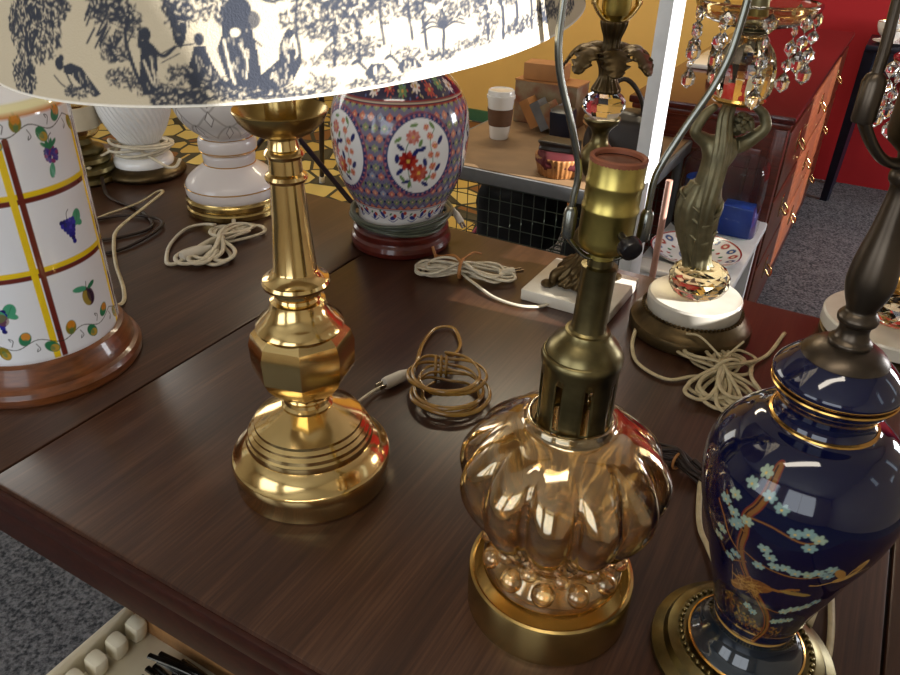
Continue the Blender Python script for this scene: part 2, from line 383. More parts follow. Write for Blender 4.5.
# ------------------------------------------------------------------ surface painting (albedo stored per vertex)
class Canvas:
    def __init__(s, w, h, res, base, y0=0.0):
        s.w, s.h, s.res, s.y0 = w, h, res, y0
        s.W = int(w * res) + 2; s.H = int(h * res) + 2
        s.a = np.empty((s.H, s.W, 3), np.float32); s.a[:] = hexc(base)
        s.rnd = random.Random(3)
    def _box(s, x0, y0, x1, y1):
        i0 = max(0, int(x0 * s.res) - 1); i1 = min(s.W, int(x1 * s.res) + 3); j0 = max(0, int((y0 - s.y0) * s.res) - 1); j1 = min(s.H, int((y1 - s.y0) * s.res) + 3)
        if i1 <= i0 or j1 <= j0: return None
        X = (np.arange(i0, i1) / s.res)[None, :]; Y = (np.arange(j0, j1) / s.res + s.y0)[:, None]
        return i0, i1, j0, j1, X, Y
    def _put(s, bx, mask, col, al=1.0):
        i0, i1, j0, j1 = bx[:4]; c = np.array(hexc(col) if isinstance(col, str) else col, np.float32)
        sub = s.a[j0:j1, i0:i1]; m_ = (np.clip(mask, 0, 1) * al)[..., None]; sub[:] = sub * (1 - m_) + c * m_
    def ell(s, x, y, rx, ry, col, rot=0.0, al=1.0):
        for xx in (x, x - s.w, x + s.w):
            R_ = max(rx, ry)
            if xx + R_ < 0 or xx - R_ > s.w: continue
            bx = s._box(xx - R_, y - R_, xx + R_, y + R_)
            if bx is None: continue
            dx = bx[4] - xx; dy = bx[5] - y; c, si = cos(rot), sin(rot)
            q = np.sqrt(((dx * c + dy * si) / rx) ** 2 + ((-dx * si + dy * c) / ry) ** 2)
            s._put(bx, (1 - q) * min(rx, ry) * s.res + 0.5, col, al)
    def line(s, pts, w, col, al=1.0):
        for (ax, ay), (bx_, by) in zip(pts[:-1], pts[1:]):
            for o in (0, -s.w, s.w):
                x0, x1 = ax + o, bx_ + o
                if max(x0, x1) < -w or min(x0, x1) > s.w + w: continue
                bx = s._box(min(x0, x1) - w, min(ay, by) - w, max(x0, x1) + w, max(ay, by) + w)
                if bx is None: continue
                dx, dy = x1 - x0, by - ay; L2 = dx * dx + dy * dy + 1e-12
                t = np.clip(((bx[4] - x0) * dx + (bx[5] - ay) * dy) / L2, 0, 1)
                q = np.hypot(bx[4] - x0 - t * dx, bx[5] - ay - t * dy)
                s._put(bx, (w / 2 - q) * s.res + 0.5, col, al)
    def curve(s, pts, w, col, al=1.0):
        P = catmull([Vector((p[0], p[1], 0)) for p in pts], 6); s.line([(p.x, p.y) for p in P], w, col, al)
    def poly(s, pts, col, al=1.0):
        for o in (0, -s.w, s.w):
            P = [(p[0] + o, p[1]) for p in pts]; xs = [p[0] for p in P]; ys = [p[1] for p in P]
            if max(xs) < 0 or min(xs) > s.w: continue
            bx = s._box(min(xs), min(ys), max(xs), max(ys))
            if bx is None: continue
            X = np.broadcast_to(bx[4], (bx[5].shape[0], bx[4].shape[1])); Y = np.broadcast_to(bx[5], X.shape); ins = np.zeros(X.shape, bool)
            for i in range(len(P)):
                x1, y1 = P[i]; x2, y2 = P[i - 1]
                if y1 == y2: continue
                cnd = ((y1 > Y) != (y2 > Y)) & (X < (x2 - x1) * (Y - y1) / (y2 - y1) + x1); ins ^= cnd
            s._put(bx, ins.astype(np.float32), col, al)
    def sample(s, x, y):
        i = np.clip((np.mod(x, s.w) * s.res), 0, s.W - 2); j = np.clip((y - s.y0) * s.res, 0, s.H - 2)
        i0 = i.astype(int); j0 = j.astype(int); fi = (i - i0)[:, None]; fj = (j - j0)[:, None]; a = s.a
        return (a[j0, i0] * (1 - fi) + a[j0, i0 + 1] * fi) * (1 - fj) + (a[j0 + 1, i0] * (1 - fi) + a[j0 + 1, i0 + 1] * fi) * fj
def painted_lathe(name, prof, cv, rad, mt, parent, seg, zval=None, cap=False, xf=None):
    """dense lathed surface; the canvas x axis is angle*rad, its y axis the profile's own height (or zval per row)"""
    n = len(prof); ang = np.arange(seg) * 2 * pi / seg
    z = np.array([p[0] for p in prof]); r = np.array([p[1] for p in prof]); zv = np.array(zval) if zval is not None else z
    X = (r[:, None] * np.cos(ang)); Y = (r[:, None] * np.sin(ang)); Z = np.broadcast_to(z[:, None], X.shape)
    co = np.stack([X, Y, Z], -1).reshape(-1, 3)
    if xf is not None: co = xf(co)
    i = np.arange(n - 1)[:, None] * seg; k = np.arange(seg)[None, :]; k2 = (k + 1) % seg
    F = np.stack([i + k, i + k2, i + seg + k2, i + seg + k], -1).reshape(-1, 4)
    me = bpy.data.meshes.new(name); me.vertices.add(len(co)); me.vertices.foreach_set('co', co.astype(np.float32).ravel())
    me.loops.add(F.size); me.loops.foreach_set('vertex_index', F.astype(np.int32).ravel())
    me.polygons.add(len(F)); me.polygons.foreach_set('loop_start', np.arange(0, F.size, 4, dtype=np.int32)); me.update(calc_edges=True)
    cx = np.broadcast_to(ang * rad, X.shape).reshape(-1); cy = np.broadcast_to(zv[:, None], X.shape).reshape(-1)
    c = cv.sample(cx, cy); at = me.color_attributes.new('Col', 'FLOAT_COLOR', 'POINT')
    at.data.foreach_set('color', np.concatenate([c, np.ones((len(c), 1))], 1).astype(np.float32).ravel())
    me.materials.append(mt); me.shade_smooth()
    o = bpy.data.objects.new(name, me); COL.objects.link(o); o.parent = parent
    return o
def D(deg, rad): return (deg % 360) * pi / 180 * rad

# ================================================================== THE ROOM
UR, UL, VB, VF, CH = 2.0, -4.5, 4.44, -2.45, 2.75
def slab(name, u0, u1, v0, v1, z0, z1, mt, st=True, parent=None, bev=0.0, label=None):
    c = W((u0 + u1) / 2, (v0 + v1) / 2, (z0 + z1) / 2)
    o = MB().box(c, u1 - u0, v1 - v0, z1 - z0, R=R12, bev=bev).build(name, mt, parent, world=True, smooth=bev > 0, origin=None if parent else (c.x, c.y, z0), label=label)
    if st: struct(o)
    return o
slab('floor', UL, UR, VF, VB, -0.05, 0.0, M['carpet'])
slab('ceiling', UL, UR, VF, VB, CH, CH + 0.05, M['ceil'])
slab('wall_back', UL, -0.78, VB, VB + 0.1, 0, CH, M['wall_y'])
slab('wall_back_right', -0.78, UR, VB, VB + 0.1, 0, CH, M['wall_r'])
slab('baseboard_back', UL, -0.78, VB - 0.02, VB, 0, 0.07, M['green_trim'])
def holed(name, axis, pos, a0, a1, holes, mt, th=0.1):
    """wall with rectangular openings, built of solid panels: axis 'u' = wall at u=pos running in v, axis 'v' = wall at v=pos running in u"""
    mb = MB(); xs = sorted({a0, a1, *[h[0] for h in holes], *[h[1] for h in holes]}); zs = sorted({0.0, CH, *[h[2] for h in holes], *[h[3] for h in holes]})
    for i in range(len(xs) - 1):
        for j in range(len(zs) - 1):
            xm = (xs[i] + xs[i + 1]) / 2; zm = (zs[j] + zs[j + 1]) / 2
            if any(h[0] < xm < h[1] and h[2] < zm < h[3] for h in holes): continue
            s1 = xs[i + 1] - xs[i]; s2 = zs[j + 1] - zs[j]
            if axis == 'u': mb.box(W(pos, xm, zm), th, s1, s2, R=R12)
            else: mb.box(W(xm, pos, zm), s1, th, s2, R=R12)
    return struct(mb.build(name, mt, None, world=True, smooth=False))
holed('wall_right', 'u', UR + 0.05, VF, VB + 0.1, [(0.494, 0.66, 1.93, 2.45), (1.15, 1.46, 1.53, 1.652), (1.74, 1.96, 1.50, 2.20), (3.0, 3.9, 0.85, 1.55)], M['wall_w'])  # unseen openings, placed and sized to shape the sun patches
holed('wall_left', 'u', UL - 0.05, VF, VB + 0.1, [(0.7, 2.5, 1.0, 2.3)], M['wall_w'])
holed('wall_front', 'v', VF - 0.05, UL, UR, [(-2.7, -1.1, 0.75, 2.5), (-0.6, 1.0, 0.75, 2.5)], M['wall_w'])
def frame(name, axis, pos, a0, a1, z0, z1, bars=1):
    mb = MB(); t = 0.04
    def bar(x0, x1, y0, y1):
        if axis == 'u': mb.box(W(pos, (x0 + x1) / 2, (y0 + y1) / 2), 0.06, x1 - x0, y1 - y0, R=R12)
        else: mb.box(W((x0 + x1) / 2, pos, (y0 + y1) / 2), x1 - x0, 0.06, y1 - y0, R=R12)
    bar(a0 - t, a0, z0 - t, z1 + t); bar(a1, a1 + t, z0 - t, z1 + t); bar(a0, a1, z0 - t, z0); bar(a0, a1, z1, z1 + t)
    for k in range(bars):
        x = a0 + (a1 - a0) * (k + 1) / (bars + 1); bar(x - 0.015, x + 0.015, z0, z1)
    return struct(mb.build(name, M['white_paint'], None, world=True, smooth=False))
frame('sun_opening_1', 'u', UR + 0.02, 0.494, 0.66, 1.93, 2.45, 0)  # frame of the gap shaped to let sun onto the shade
frame('sun_opening_2', 'u', UR + 0.02, 1.74, 1.96, 1.50, 2.20, 0)  # frame of the gap shaped to let sun onto the white post
frame('sun_opening_3', 'u', UR + 0.02, 3.0, 3.9, 0.85, 1.55, 0)  # frame of the gap shaped to let sun onto dresser and carpet
frame('sun_opening_4', 'u', UR + 0.02, 1.15, 1.46, 1.53, 1.652, 0)  # frame of the slot shaped for the sun patch on the table
frame('fill_opening', 'u', UL - 0.02, 0.7, 2.5, 1.0, 2.3, 1)  # unseen opening added around the left fill light
frame('window_5', 'v', VF - 0.02, -2.7, -1.1, 0.75, 2.5, 1)
frame('window_6', 'v', VF - 0.02, -0.6, 1.0, 0.75, 2.5, 1)

rug = slab('area_rug', -4.2, -1.10, 2.1, 4.38, 0.0, 0.008, M['rug'], st=False)
tag(rug, 'yellow patterned rug with dark leaf shapes on the floor behind the table', 'rug')

# ================================================================== THE TABLE
U0, U1, V0, V1 = -1.85, 0.132, 0.2906, 1.175
tb = thing('table', 'dark walnut table with extension seams carrying the lamps', 'table', W(-0.6, 0.7, 0))
def tpart(name, u0, u1, v0, v1, z0, z1, mt, bev=0.0): return slab(name, u0, u1, v0, v1, z0, z1, mt, st=False, parent=tb, bev=bev)
def top_part(name, u0, u1, mt):
    c = W((u0 + u1) / 2, (V0 + V1) / 2, TZ - 0.0125)
    o = bpy.data.objects.new(name, None)
    mb = MB().box((0, 0, 0), u1 - u0, V1 - V0, 0.025, bev=0.003)
    o = mb.build(name, mt, tb); o.location = c - Vector(tb.location); o.rotation_euler = (0, 0, A); return o
top_part('tabletop', -0.728, U1, M['table'])
top_part('tabletop_leaf', U0, -0.7305, M['table'])
top_part('tabletop_leaf', U1 + 0.0025, 0.36, M['table'])
tpart('edge_rail', U0, 0.36, V0 - 0.006, V0 + 0.012, TZ - 0.034, TZ - 0.006, M['table_dark'], 0.004)
tpart('apron', U0 + 0.01, 0.35, V0 - 0.002, V0 + 0.02, TZ - 0.085, TZ - 0.034, M['table_dark'], 0.002)
tpart('apron', U0 + 0.01, 0.35, V1 - 0.04, V1 - 0.02, TZ - 0.085, TZ - 0.025, M['table_dark'])
tpart('apron', U0 + 0.01, U0 + 0.03, V0 + 0.02, V1 - 0.04, TZ - 0.085, TZ - 0.025, M['table_dark'])
tpart('apron', 0.33, 0.35, V0 + 0.02, V1 - 0.04, TZ - 0.085, TZ - 0.025, M['table_dark'])
for u in (U0 + 0.05, 0.31):
    for v in (V0 + 0.05, V1 - 0.07):
        c = W(u, v, 0)
        MB().lathe([(0, 0.018), (0.03, 0.024), (0.3, 0.03), (0.55, 0.026), (0.6, 0.034), (TZ - 0.026, 0.034)], 16, c=c).build('leg', M['table_dark'], tb, world=True)

# ================================================================== LAMP 1: tall polished brass lamp with the toile shade
BR = Vector((-0.1480, 0.634, TZ))
lamp = thing('table_lamp', 'tall polished brass candlestick lamp under a black and white toile shade', 'lamp', BR)
lathe('base', [(0, .081), (.002, .083), (.018, .083), (.022, .0845), (.030, .0855), (.034, .084), (.036, .081), (.044, .0765), (.050, .071), (.053, .067), (.055, .0675), (.060, .0665),
               (.062, .0645), (.066, .064), (.069, .0605), (.072, .0605), (.075, .057), (.078, .0565), (.081, .052), (.086, .044), (.091, .034), (.095, .0265), (.098, .0265), (.1005, .0235), (.104, .0225), (.107, .0235), (.110, .0215)], M['brass'], lamp, 96, sharp=30)
oct_ = [(.108, .024), (.114, .030), (.124, .040), (.134, .0475), (.143, .0515), (.170, .0525), (.182, .049), (.190, .041)]
MB().lathe(oct_, 8, rot=radians(-81.5)).build('faceted_knop', M['brass'], lamp, sharp=20)
lathe('collar', [(.186, .036), (.188, .0425), (.191, .0435), (.194, .0425), (.200, .036), (.208, .030), (.214, .0275), (.219, .0265), (.221, .0225), (.224, .0215), (.227, .0235), (.230, .0235), (.232, .028),
                 (.235, .0318), (.238, .0325), (.241, .0312), (.243, .027), (.247, .0235), (.250, .0215)], M['brass'], lamp, 80, sharp=30)
lathe('stem', [(.249, .0215), (.252, .0205), (.30, .0170), (.336, .0147), (.337, .0178), (.340, .0192), (.343, .0178), (.345, .0148), (.357, .0143), (.358, .0165), (.361, .0178), (.364, .0165), (.366, .0142), (.374, .0125), (.379, .0128)], M['brass'], lamp, 64, sharp=30)
lathe('drip_cup', [(.374, .012), (.377, .019), (.382, .029), (.390, .0365), (.397, .040), (.3985, .0405), (.3995, .0400), (.3985, .0385), (.391, .0345), (.384, .027), (.380, .018), (.379, .012)], M['brass_sat'], lamp, 72, closed=True)
lathe('candle_tube', [(.379, .0135), (.50, .0130), (.505, .010), (.62, .006), (.70, .006)], M['brass_sat'], lamp, 40)
# toile shade
SC = Vector((-0.118, 0.593, 0)) - Vector((BR.x, BR.y, 0)); SR = 0.208; SZ0 = 0.4785
TOP = 0.27
mm = 0.001
INK = '3a3d46'
cv = Canvas(2 * pi * SR, TOP, 2200, 'c6b89e', 0.0)
rn = random.Random(11)
def leafmass(x, y, rx, ry, n, sz=1.6, col=INK):
    for _ in range(n):
        a = rn.random() * 2 * pi; q = rn.random() ** 0.6
        cv.ell(x + cos(a) * q * rx * mm, y + sin(a) * q * ry * mm, sz * (0.5 + rn.random()) * mm, sz * (0.25 + 0.4 * rn.random()) * mm, col, rn.random() * pi, 0.85)
def toile(S0):
    def X(s): return S0 + s * mm
    def Y(h): return h * mm
    def pl(pts, col=INK, al=1.0):
        cv.poly([(X(a), Y(b)) for a, b in pts], col, 1.0)
        xs = [p[0] for p in pts]; ys = [p[1] for p in pts]
        for _ in range(16):     # engraved highlights inside the figure
            a = min(xs) + (max(xs) - min(xs)) * (.25 + .5 * rn.random()); b = min(ys) + (max(ys) - min(ys)) * (.2 + .6 * rn.random())
            cv.line([(X(a), Y(b)), (X(a + rn.random() * 1.6 - .4), Y(b - 1.5 - 2.5 * rn.random()))], .45 * mm, 'cdbfa6', .8)
    def cu(pts, w=0.7, col=INK): cv.curve([(X(a), Y(b)) for a, b in pts], w * mm, col)
    def lm(s, h, rx, ry, n, sz=1.6): leafmass(X(s), Y(h), rx, ry, int(n * 1.7), sz * .9); leafmass(X(s), Y(h), rx, ry, n // 3, sz * .55, 'cdbfa6')
    # big tree on the left with bushes
    cu([(-128, 0), (-126, 14), (-129, 26), (-124, 40), (-130, 60)], 4.2)
    cu([(-126, 20), (-118, 32), (-108, 40)], 2); cu([(-128, 28), (-140, 40)], 2)
    lm(-122, 34, 26, 16, 300, 2.0); lm(-134, 10, 14, 10, 130, 1.8); lm(-106, 46, 18, 9, 150, 1.9); lm(-124, 62, 30, 16, 260, 2.2)
    # hanging branch
    for k in range(34):
        a = -72 + rn.random() * 22; b = 34 + rn.random() * 26; cu([(a, b), (a - 4 - 4 * rn.random(), b - 5 - 5 * rn.random())], 1.1)
    lm(-62, 48, 13, 10, 130, 2.0); lm(-50, 40, 7, 3, 26, 1.2)
    # reclining figure: head, body, arm, legs
    cv.ell(X(-99), Y(19), 3.4 * mm, 3.2 * mm, INK); cv.ell(X(-97), Y(22), 2 * mm, 1.6 * mm, INK)
    pl([(-96, 18), (-90, 20), (-82, 18), (-76, 12), (-70, 6), (-74, 4), (-82, 8), (-90, 14), (-96, 15)]); cu([(-95, 16), (-88, 8), (-78, 10)], 1.2); cu([(-104, 13), (-98, 9), (-92, 7)], 0.8)
    lm(-86, 6, 12, 3, 50, 1.2)
    # sapling
    cu([(-40, 6), (-46, 14), (-50, 24), (-52, 34), (-48, 46)], 2.2); cu([(-50, 22), (-60, 28), (-66, 30)], 1); cu([(-51, 30), (-44, 40)], 1)
    lm(-60, 27, 9, 6, 64, 1.7); lm(-50, 40, 8, 8, 60, 1.7); lm(-56, 14, 10, 5, 50, 1.3); lm(-42, 10, 10, 4, 50, 1.3)
    # seated girl playing a pipe
    cv.ell(X(-40), Y(34), 2.9 * mm, 3.4 * mm, INK); cu([(-43, 35), (-44, 29)], 2.4)
    pl([(-43, 31), (-38, 31), (-34, 25), (-35, 14), (-30, 6), (-44, 6), (-45, 16)], al=0.8); cu([(-37, 29), (-31, 24), (-24, 28)], 1.6); cu([(-42, 22), (-38, 12)], 1.2, 'cdbfa6'); cu([(-38, 24), (-36, 10)], 0.9, 'cdbfa6')
    lm(-30, 8, 8, 3, 36, 1.3)
    # dark hanging cone of foliage
    pl([(-32, 62), (-24, 30), (-21, 27), (-18, 31), (-12, 62)]); lm(-22, 46, 8, 12, 90, 1.8); lm(-10, 48, 8, 10, 60, 1.5)
    cu([(-34, 24), (-24, 28), (-14, 29)], 0.6); cu([(-32, 21), (-22, 25)], 0.5)
    # boy in a long coat and the hay round him
    cv.ell(X(-11), Y(31), 2.7 * mm, 2.9 * mm, INK); pl([(-14, 28), (-8, 28), (-5, 20), (0, 12), (6, 9), (4, 7), (-16, 9), (-20, 14), (-16, 22)], al=0.85)
    cu([(-7, 26), (-2, 17), (8, 12)], 1.0, 'cdbfa6'); lm(-22, 15, 8, 5, 50, 1.4)
    for k in range(60):
        a = -30 + 60 * rn.random(); cu([(a, 2 + 7 * rn.random()), (a + 8 + 6 * rn.random(), 1 + 9 * rn.random())], 0.7)
    lm(-24, 4, 16, 5, 150, 1.5); lm(2, 7, 18, 5, 90, 1.3); lm(-8, 12, 12, 3, 40, 1.2)
    # standing woman in a wide hat
    lm(4, 42, 6, 6, 80, 1.6); cv.ell(X(10), Y(43), 7 * mm, 5.5 * mm, INK); cv.ell(X(17), Y(38), 4.2 * mm, 4 * mm, INK, 0, .9)
    pl([(2, 42), (14, 42), (17, 33), (19, 22), (20, 10), (16, 7), (4, 9), (1, 16), (-2, 26), (1, 32)], al=0.82)
    cv.ell(X(8), Y(33), 2.6 * mm, 2 * mm, 'cdbfa6'); cu([(2, 30), (4, 18), (6, 10)], 1.2, 'cdbfa6'); cu([(10, 28), (13, 20), (12, 12)], 0.8, 'cdbfa6'); cu([(13, 33), (21, 26)], 0.9)
    # dog on a log
    pl([(18, 12), (30, 20), (37, 18), (40, 22), (41, 17), (36, 10), (26, 6), (18, 6)], al=0.9)
    pl([(29, 19), (30, 26), (33, 31), (37, 32), (38, 30), (36, 28), (38, 22), (37, 18)], al=0.85); cv.ell(X(35), Y(31), 1.8 * mm, 1.5 * mm, INK)
    for k in range(24):
        a = 22 + 26 * rn.random(); cu([(a, 44 + rn.random() * 3), (a + 5, 44 + rn.random() * 4)], 0.6)
    cu([(24, 47), (32, 51), (42, 47)], 1.6); lm(33, 49, 12, 3, 40, 1.2)
    # plants in the middle and trees
    lm(32, 3, 14, 3, 60, 1.2); lm(50, 5, 10, 4, 40, 1.2)
    for a0 in (57, 70):
        cu([(a0, 14), (a0 + 1, 26), (a0 - 2, 40), (a0 + 2, 60)], 2.2); lm(a0, 44, 14, 12, 150, 1.7); lm(a0 - 6, 30, 9, 5, 50, 1.4); lm(a0 + 4, 20, 9, 5, 50, 1.3)
    lm(60, 17, 20, 4, 70, 1.2)
    # two deer lying down
    for a0, s_ in ((72, 1), (90, 1)):
        pl([(a0, 8), (a0 + 4, 12), (a0 + 11, 11), (a0 + 15, 6), (a0 + 8, 5), (a0 + 2, 5)], al=0.85); cu([(a0 + 1, 10), (a0 - 3, 14), (a0 - 6, 13)], 1.5); cu([(a0 - 3, 15), (a0 - 2, 19)], 0.6)
    cu([(48, 4), (47, 9), (44, 12)], 0.8); cu([(50, 4), (52, 10)], 0.8)
    lm(78, 3, 16, 3, 70, 1.2); lm(96, 14, 8, 3, 30, 1.3)
    # palm like plant
    cu([(118, 12), (119, 22)], 2)
    for k in range(11):
        a = pi * (k / 10); cu([(119, 22), (119 + 7 * cos(a), 24 + 7 * sin(a)), (119 + 14 * cos(a), 22 + 7 * sin(a))], 1.1)
    lm(116, 10, 12, 3, 50, 1.4); lm(108, 40, 12, 12, 90, 1.7); cu([(108, 14), (107, 30), (109, 50)], 2)
    # grove on the right
    for a0 in (148, 160, 172, 186, 203, 222, 240):
        cu([(a0, 10), (a0 + 1.5, 24), (a0 - 1.5, 38), (a0 + 2, 62)], 2.6); lm(a0 + 1, 42, 13, 14, 150, 1.8)
    lm(150, 20, 9, 6, 60, 1.5); lm(176, 14, 12, 4, 80, 1.6); lm(200, 16, 16, 5, 90, 1.6); lm(232, 12, 16, 5, 90, 1.6)
    for a0 in (128, 140, 166, 194, 212): lm(a0, 30, 10, 6, 60, 1.3); lm(a0 + 5, 12, 9, 3, 40, 1.1)
    for a0 in (40, 84, 100): lm(a0, 36, 10, 7, 60, 1.4); cu([(a0, 20), (a0 - 1, 36), (a0 + 2, 52)], 1.6)
    for k in range(5):   # upper rows of the print, higher on the cloth
        lm(-120 + 80 * k, 100 + 20 * (k % 2), 26, 16, 200, 2.2); cu([(-120 + 80 * k, 76), (-118 + 80 * k, 100)], 3)
        pl([(-86 + 80 * k, 84), (-78 + 80 * k, 84), (-76 + 80 * k, 104), (-82 + 80 * k, 112), (-88 + 80 * k, 102)], al=.85); lm(-90 + 80 * k, 160, 24, 14, 160, 2.2); lm(-60 + 80 * k, 215, 24, 14, 160, 2.2)
s0 = D(270, SR)
toile(s0); toile(s0 + 0.435); toile(s0 - 0.435)
cv.line([(0, 0), (cv.w, 0)], .0022, 'efe9dd')
hs = np.concatenate([np.linspace(0, 0.062, 120), np.linspace(0.064, TOP, 60)])
def tilt(co):
    co = co.copy(); co[:, 2] += 0.085 * co[:, 0] + 0.075 * co[:, 1]; co[:, 0] += SC.x; co[:, 1] += SC.y; return co
sh_prof = [(SZ0 + h, SR - 0.20 * h) for h in hs]
shade = painted_lathe('lamp_shade', sh_prof, cv, SR, M['fabric'], lamp, 1500, zval=hs, xf=tilt)
inner = MB().lathe([(SZ0 + 0.0005, SR - 0.0005), (SZ0 - 0.0005, SR - 0.0008), (SZ0 + 0.0005, SR - 0.0016), (SZ0 + TOP, SR - 0.2 * TOP - 0.0016), (SZ0 + TOP, SR - 0.2 * TOP - 0.0002)], 96, cap=False)
inner.v = [tuple(q) for q in tilt(np.array(inner.v))]
inner.build('shade_lining', M['fabric_in'], shade)
sp = MB(); 
for k in range(3):
    a = k * 2 * pi / 3 + 0.5; e = tilt(np.array([[0.148 * cos(a), 0.148 * sin(a), SZ0 + 0.262]]))[0]
    sp.tube([(0, 0, 0.70), tuple(e)], 0.0018, seg=6, raw=True)
sp.lathe([(.695, .012), (.705, .012)], 20)
sp.build('shade_spider', M['brass_sat'], shade)
# its gold cord, plug and coil
cord(lamp, [(-0.128, .722, TZ + .012), (-0.113, .752, TZ + .010), (-.095, .785, TZ + .006), (-.084, .795, TZ + .006)], 0.0022, M['cord_white'])
plug(lamp, (-.046, .829, TZ + .010), (-.083, .796, TZ + .009), r=0.0080)
rnd = random.Random(4); P = [(-.046, .829, TZ + .010), (-.042, .858, TZ + .014), (-.038, .905, TZ + .006), (-.022, .948, TZ + .005), (.004, .952, TZ + .005), (.015, .905, TZ + .006), (.004, .858, TZ + .016)]
for k in range(6):
    cx, cy = -.004 + (k * 0.0015), .790 - .002 * k + (.012 if k < 3 else -.006)
    for j in range(10):
        a = pi / 2 - 2 * pi * j / 10; rx = .043 + .008 * sin(k * 2.1) + .002 * rnd.random(); ry = .040 + .006 * cos(k * 1.7)
        P.append((cx + rx * cos(a), cy + ry * sin(a), TZ + .005 + .0035 * (5 - k) + .002 * rnd.random() + .004 * abs(sin(a + k))))
cord(lamp, P, 0.0019, M['cord_gold'], flat=1.6)
kn = MB()
for k in range(3):
    q = Vector((-.018 + .007 * k, .832, TZ + .014)); kn.tube([q + Vector((0, .014 * cos(t), .013 * sin(t) + .002)) for t in np.linspace(0, 2 * pi, 9)[:-1]], 0.0019, closed=True, seg=8)
kn.build('cord_knot', M['cord_gold'], lamp, world=True)

# ================================================================== LAMP 2: tile painted ceramic lamp
TC = Vector((-0.547, 0.849, TZ))
lamp = thing('table_lamp', 'white ceramic lamp hand painted with fruit in brown and yellow squares on wooden base', 'lamp', TC)
lathe('wooden_base', [(0, .118), (.004, .121), (.014, .122), (.020, .119), (.023, .114), (.026, .1135), (.034, .111), (.044, .106), (.048, .1045), (.050, .100), (.052, .098)], M['cherry'], lamp, 96, sharp=28)
R_ = 0.1; cv = Canvas(2 * pi * R_, 0.36, 1700, 'eef0f6', 0.03)
BRN, YEL = '6e2a22', 'f2cf22'
for z in (.164, .254):
    cv.line([(0, z - .001), (2 * pi * R_, z - .001)], .0062, BRN); cv.line([(0, z + .0052), (2 * pi * R_, z + .0052)], .0062, YEL)
cv.line([(0, .345), (2 * pi * R_, .345)], .004, 'd08a4c'); cv.line([(0, .350), (2 * pi * R_, .350)], .008, 'e9e3b4')
cols6 = [-46 + 60 * k for k in range(6)]
G1, G2, G3, OR = '2f7d55', '4aa07a', '8a7a1e', 'd98a2a'
def leafp(x, y, l, w, rot, c1, c2):
    cv.ell(x, y, l, w, c1, rot); cv.ell(x + cos(rot) * l * .35, y + sin(rot) * l * .35, l * .55, w * .75, c2, rot, .9); cv.ell(x - cos(rot) * l * .2, y - sin(rot) * l * .2 - w * .4, l * .5, w * .4, G1, rot, .6)
for ci, dg in enumerate(cols6):
    x = D(dg, R_); cv.line([(x, .055), (x, .32)], .0066, BRN); cv.line([(x - .0085, .055), (x - .0085, .32)], .0075, YEL)
    m0 = x + .047
    # cobnuts berry, grapes and plum in the three squares of each column; another set in every second column
    for row, zc in enumerate((.296, .208, .118)):
        kind = (row + (ci % 2) * 2) % 3 if ci % 2 else row
        if kind == 0:
            for _ in range(60):
                a = rn.random() * 6.28; q = rn.random() ** .5; bx = m0 + q * .0085 * cos(a); by = zc + q * .010 * sin(a)
                cv.ell(bx, by, .0022, .0022, rn.choice(['3a2f8c', '5a3a94', '8a2f6a', '2a2470']))
            for a in (-.9, -.3, .3, .9): cv.ell(m0 + .008 * sin(a), zc + .011, .006, .0022, G1, pi / 2 - a)
            cv.curve([(m0, zc + .012), (m0 + .002, zc + .019), (m0 + .006, zc + .022)], .0009, '20302a'); cv.ell(m0 - .004, zc - .018, .0085, .0038, G2, 1.3); cv.line([(m0 - .004, zc - .026), (m0 - .003, zc - .01)], .0006, G1)
        elif kind == 1:
            cv.ell(m0 + .013, zc + .008, .010, .007, G2, 1.1); cv.ell(m0 + .015, zc + .001, .006, .004, G2, -.5); cv.line([(m0 + .010, zc + .002), (m0 + .017, zc + .014)], .0007, G1)
            for j, n in enumerate((5, 5, 4, 3, 2, 1, 1)):
                for k in range(n): cv.ell(m0 - .002 + (k - (n - 1) / 2) * .0042 + .001 * j * .6, zc + .008 - j * .0044, .0030, .0030, rn.choice(['23238c', '3a34b4', '2a2a9c', '1c1c6c']))
            cv.curve([(m0 - .002, zc + .009), (m0 - .001, zc + .017), (m0 + .003, zc + .021)], .0009, '20202a')
        else:
            cv.ell(m0 + .001, zc - .003, .0092, .0125, '4a2a3a', .15); cv.ell(m0 - .002, zc - .004, .006, .0105, 'b09a3a', .15, .8); cv.ell(m0 + .004, zc - .003, .0045, .010, '33203c', .15, .85)
            cv.ell(m0 - .009, zc + .011, .010, .0038, G2, -.2); cv.ell(m0 + .009, zc + .010, .007, .003, G1, .4); cv.curve([(m0, zc + .008), (m0 + .002, zc + .017)], .0009, '203020')
        if ci % 2 and row == 2:
            cv.ell(m0 - .004, zc + .002, .012, .009, G2); cv.ell(m0 + .003, zc - .003, .007, .008, '7a4a2a', 0, .7)
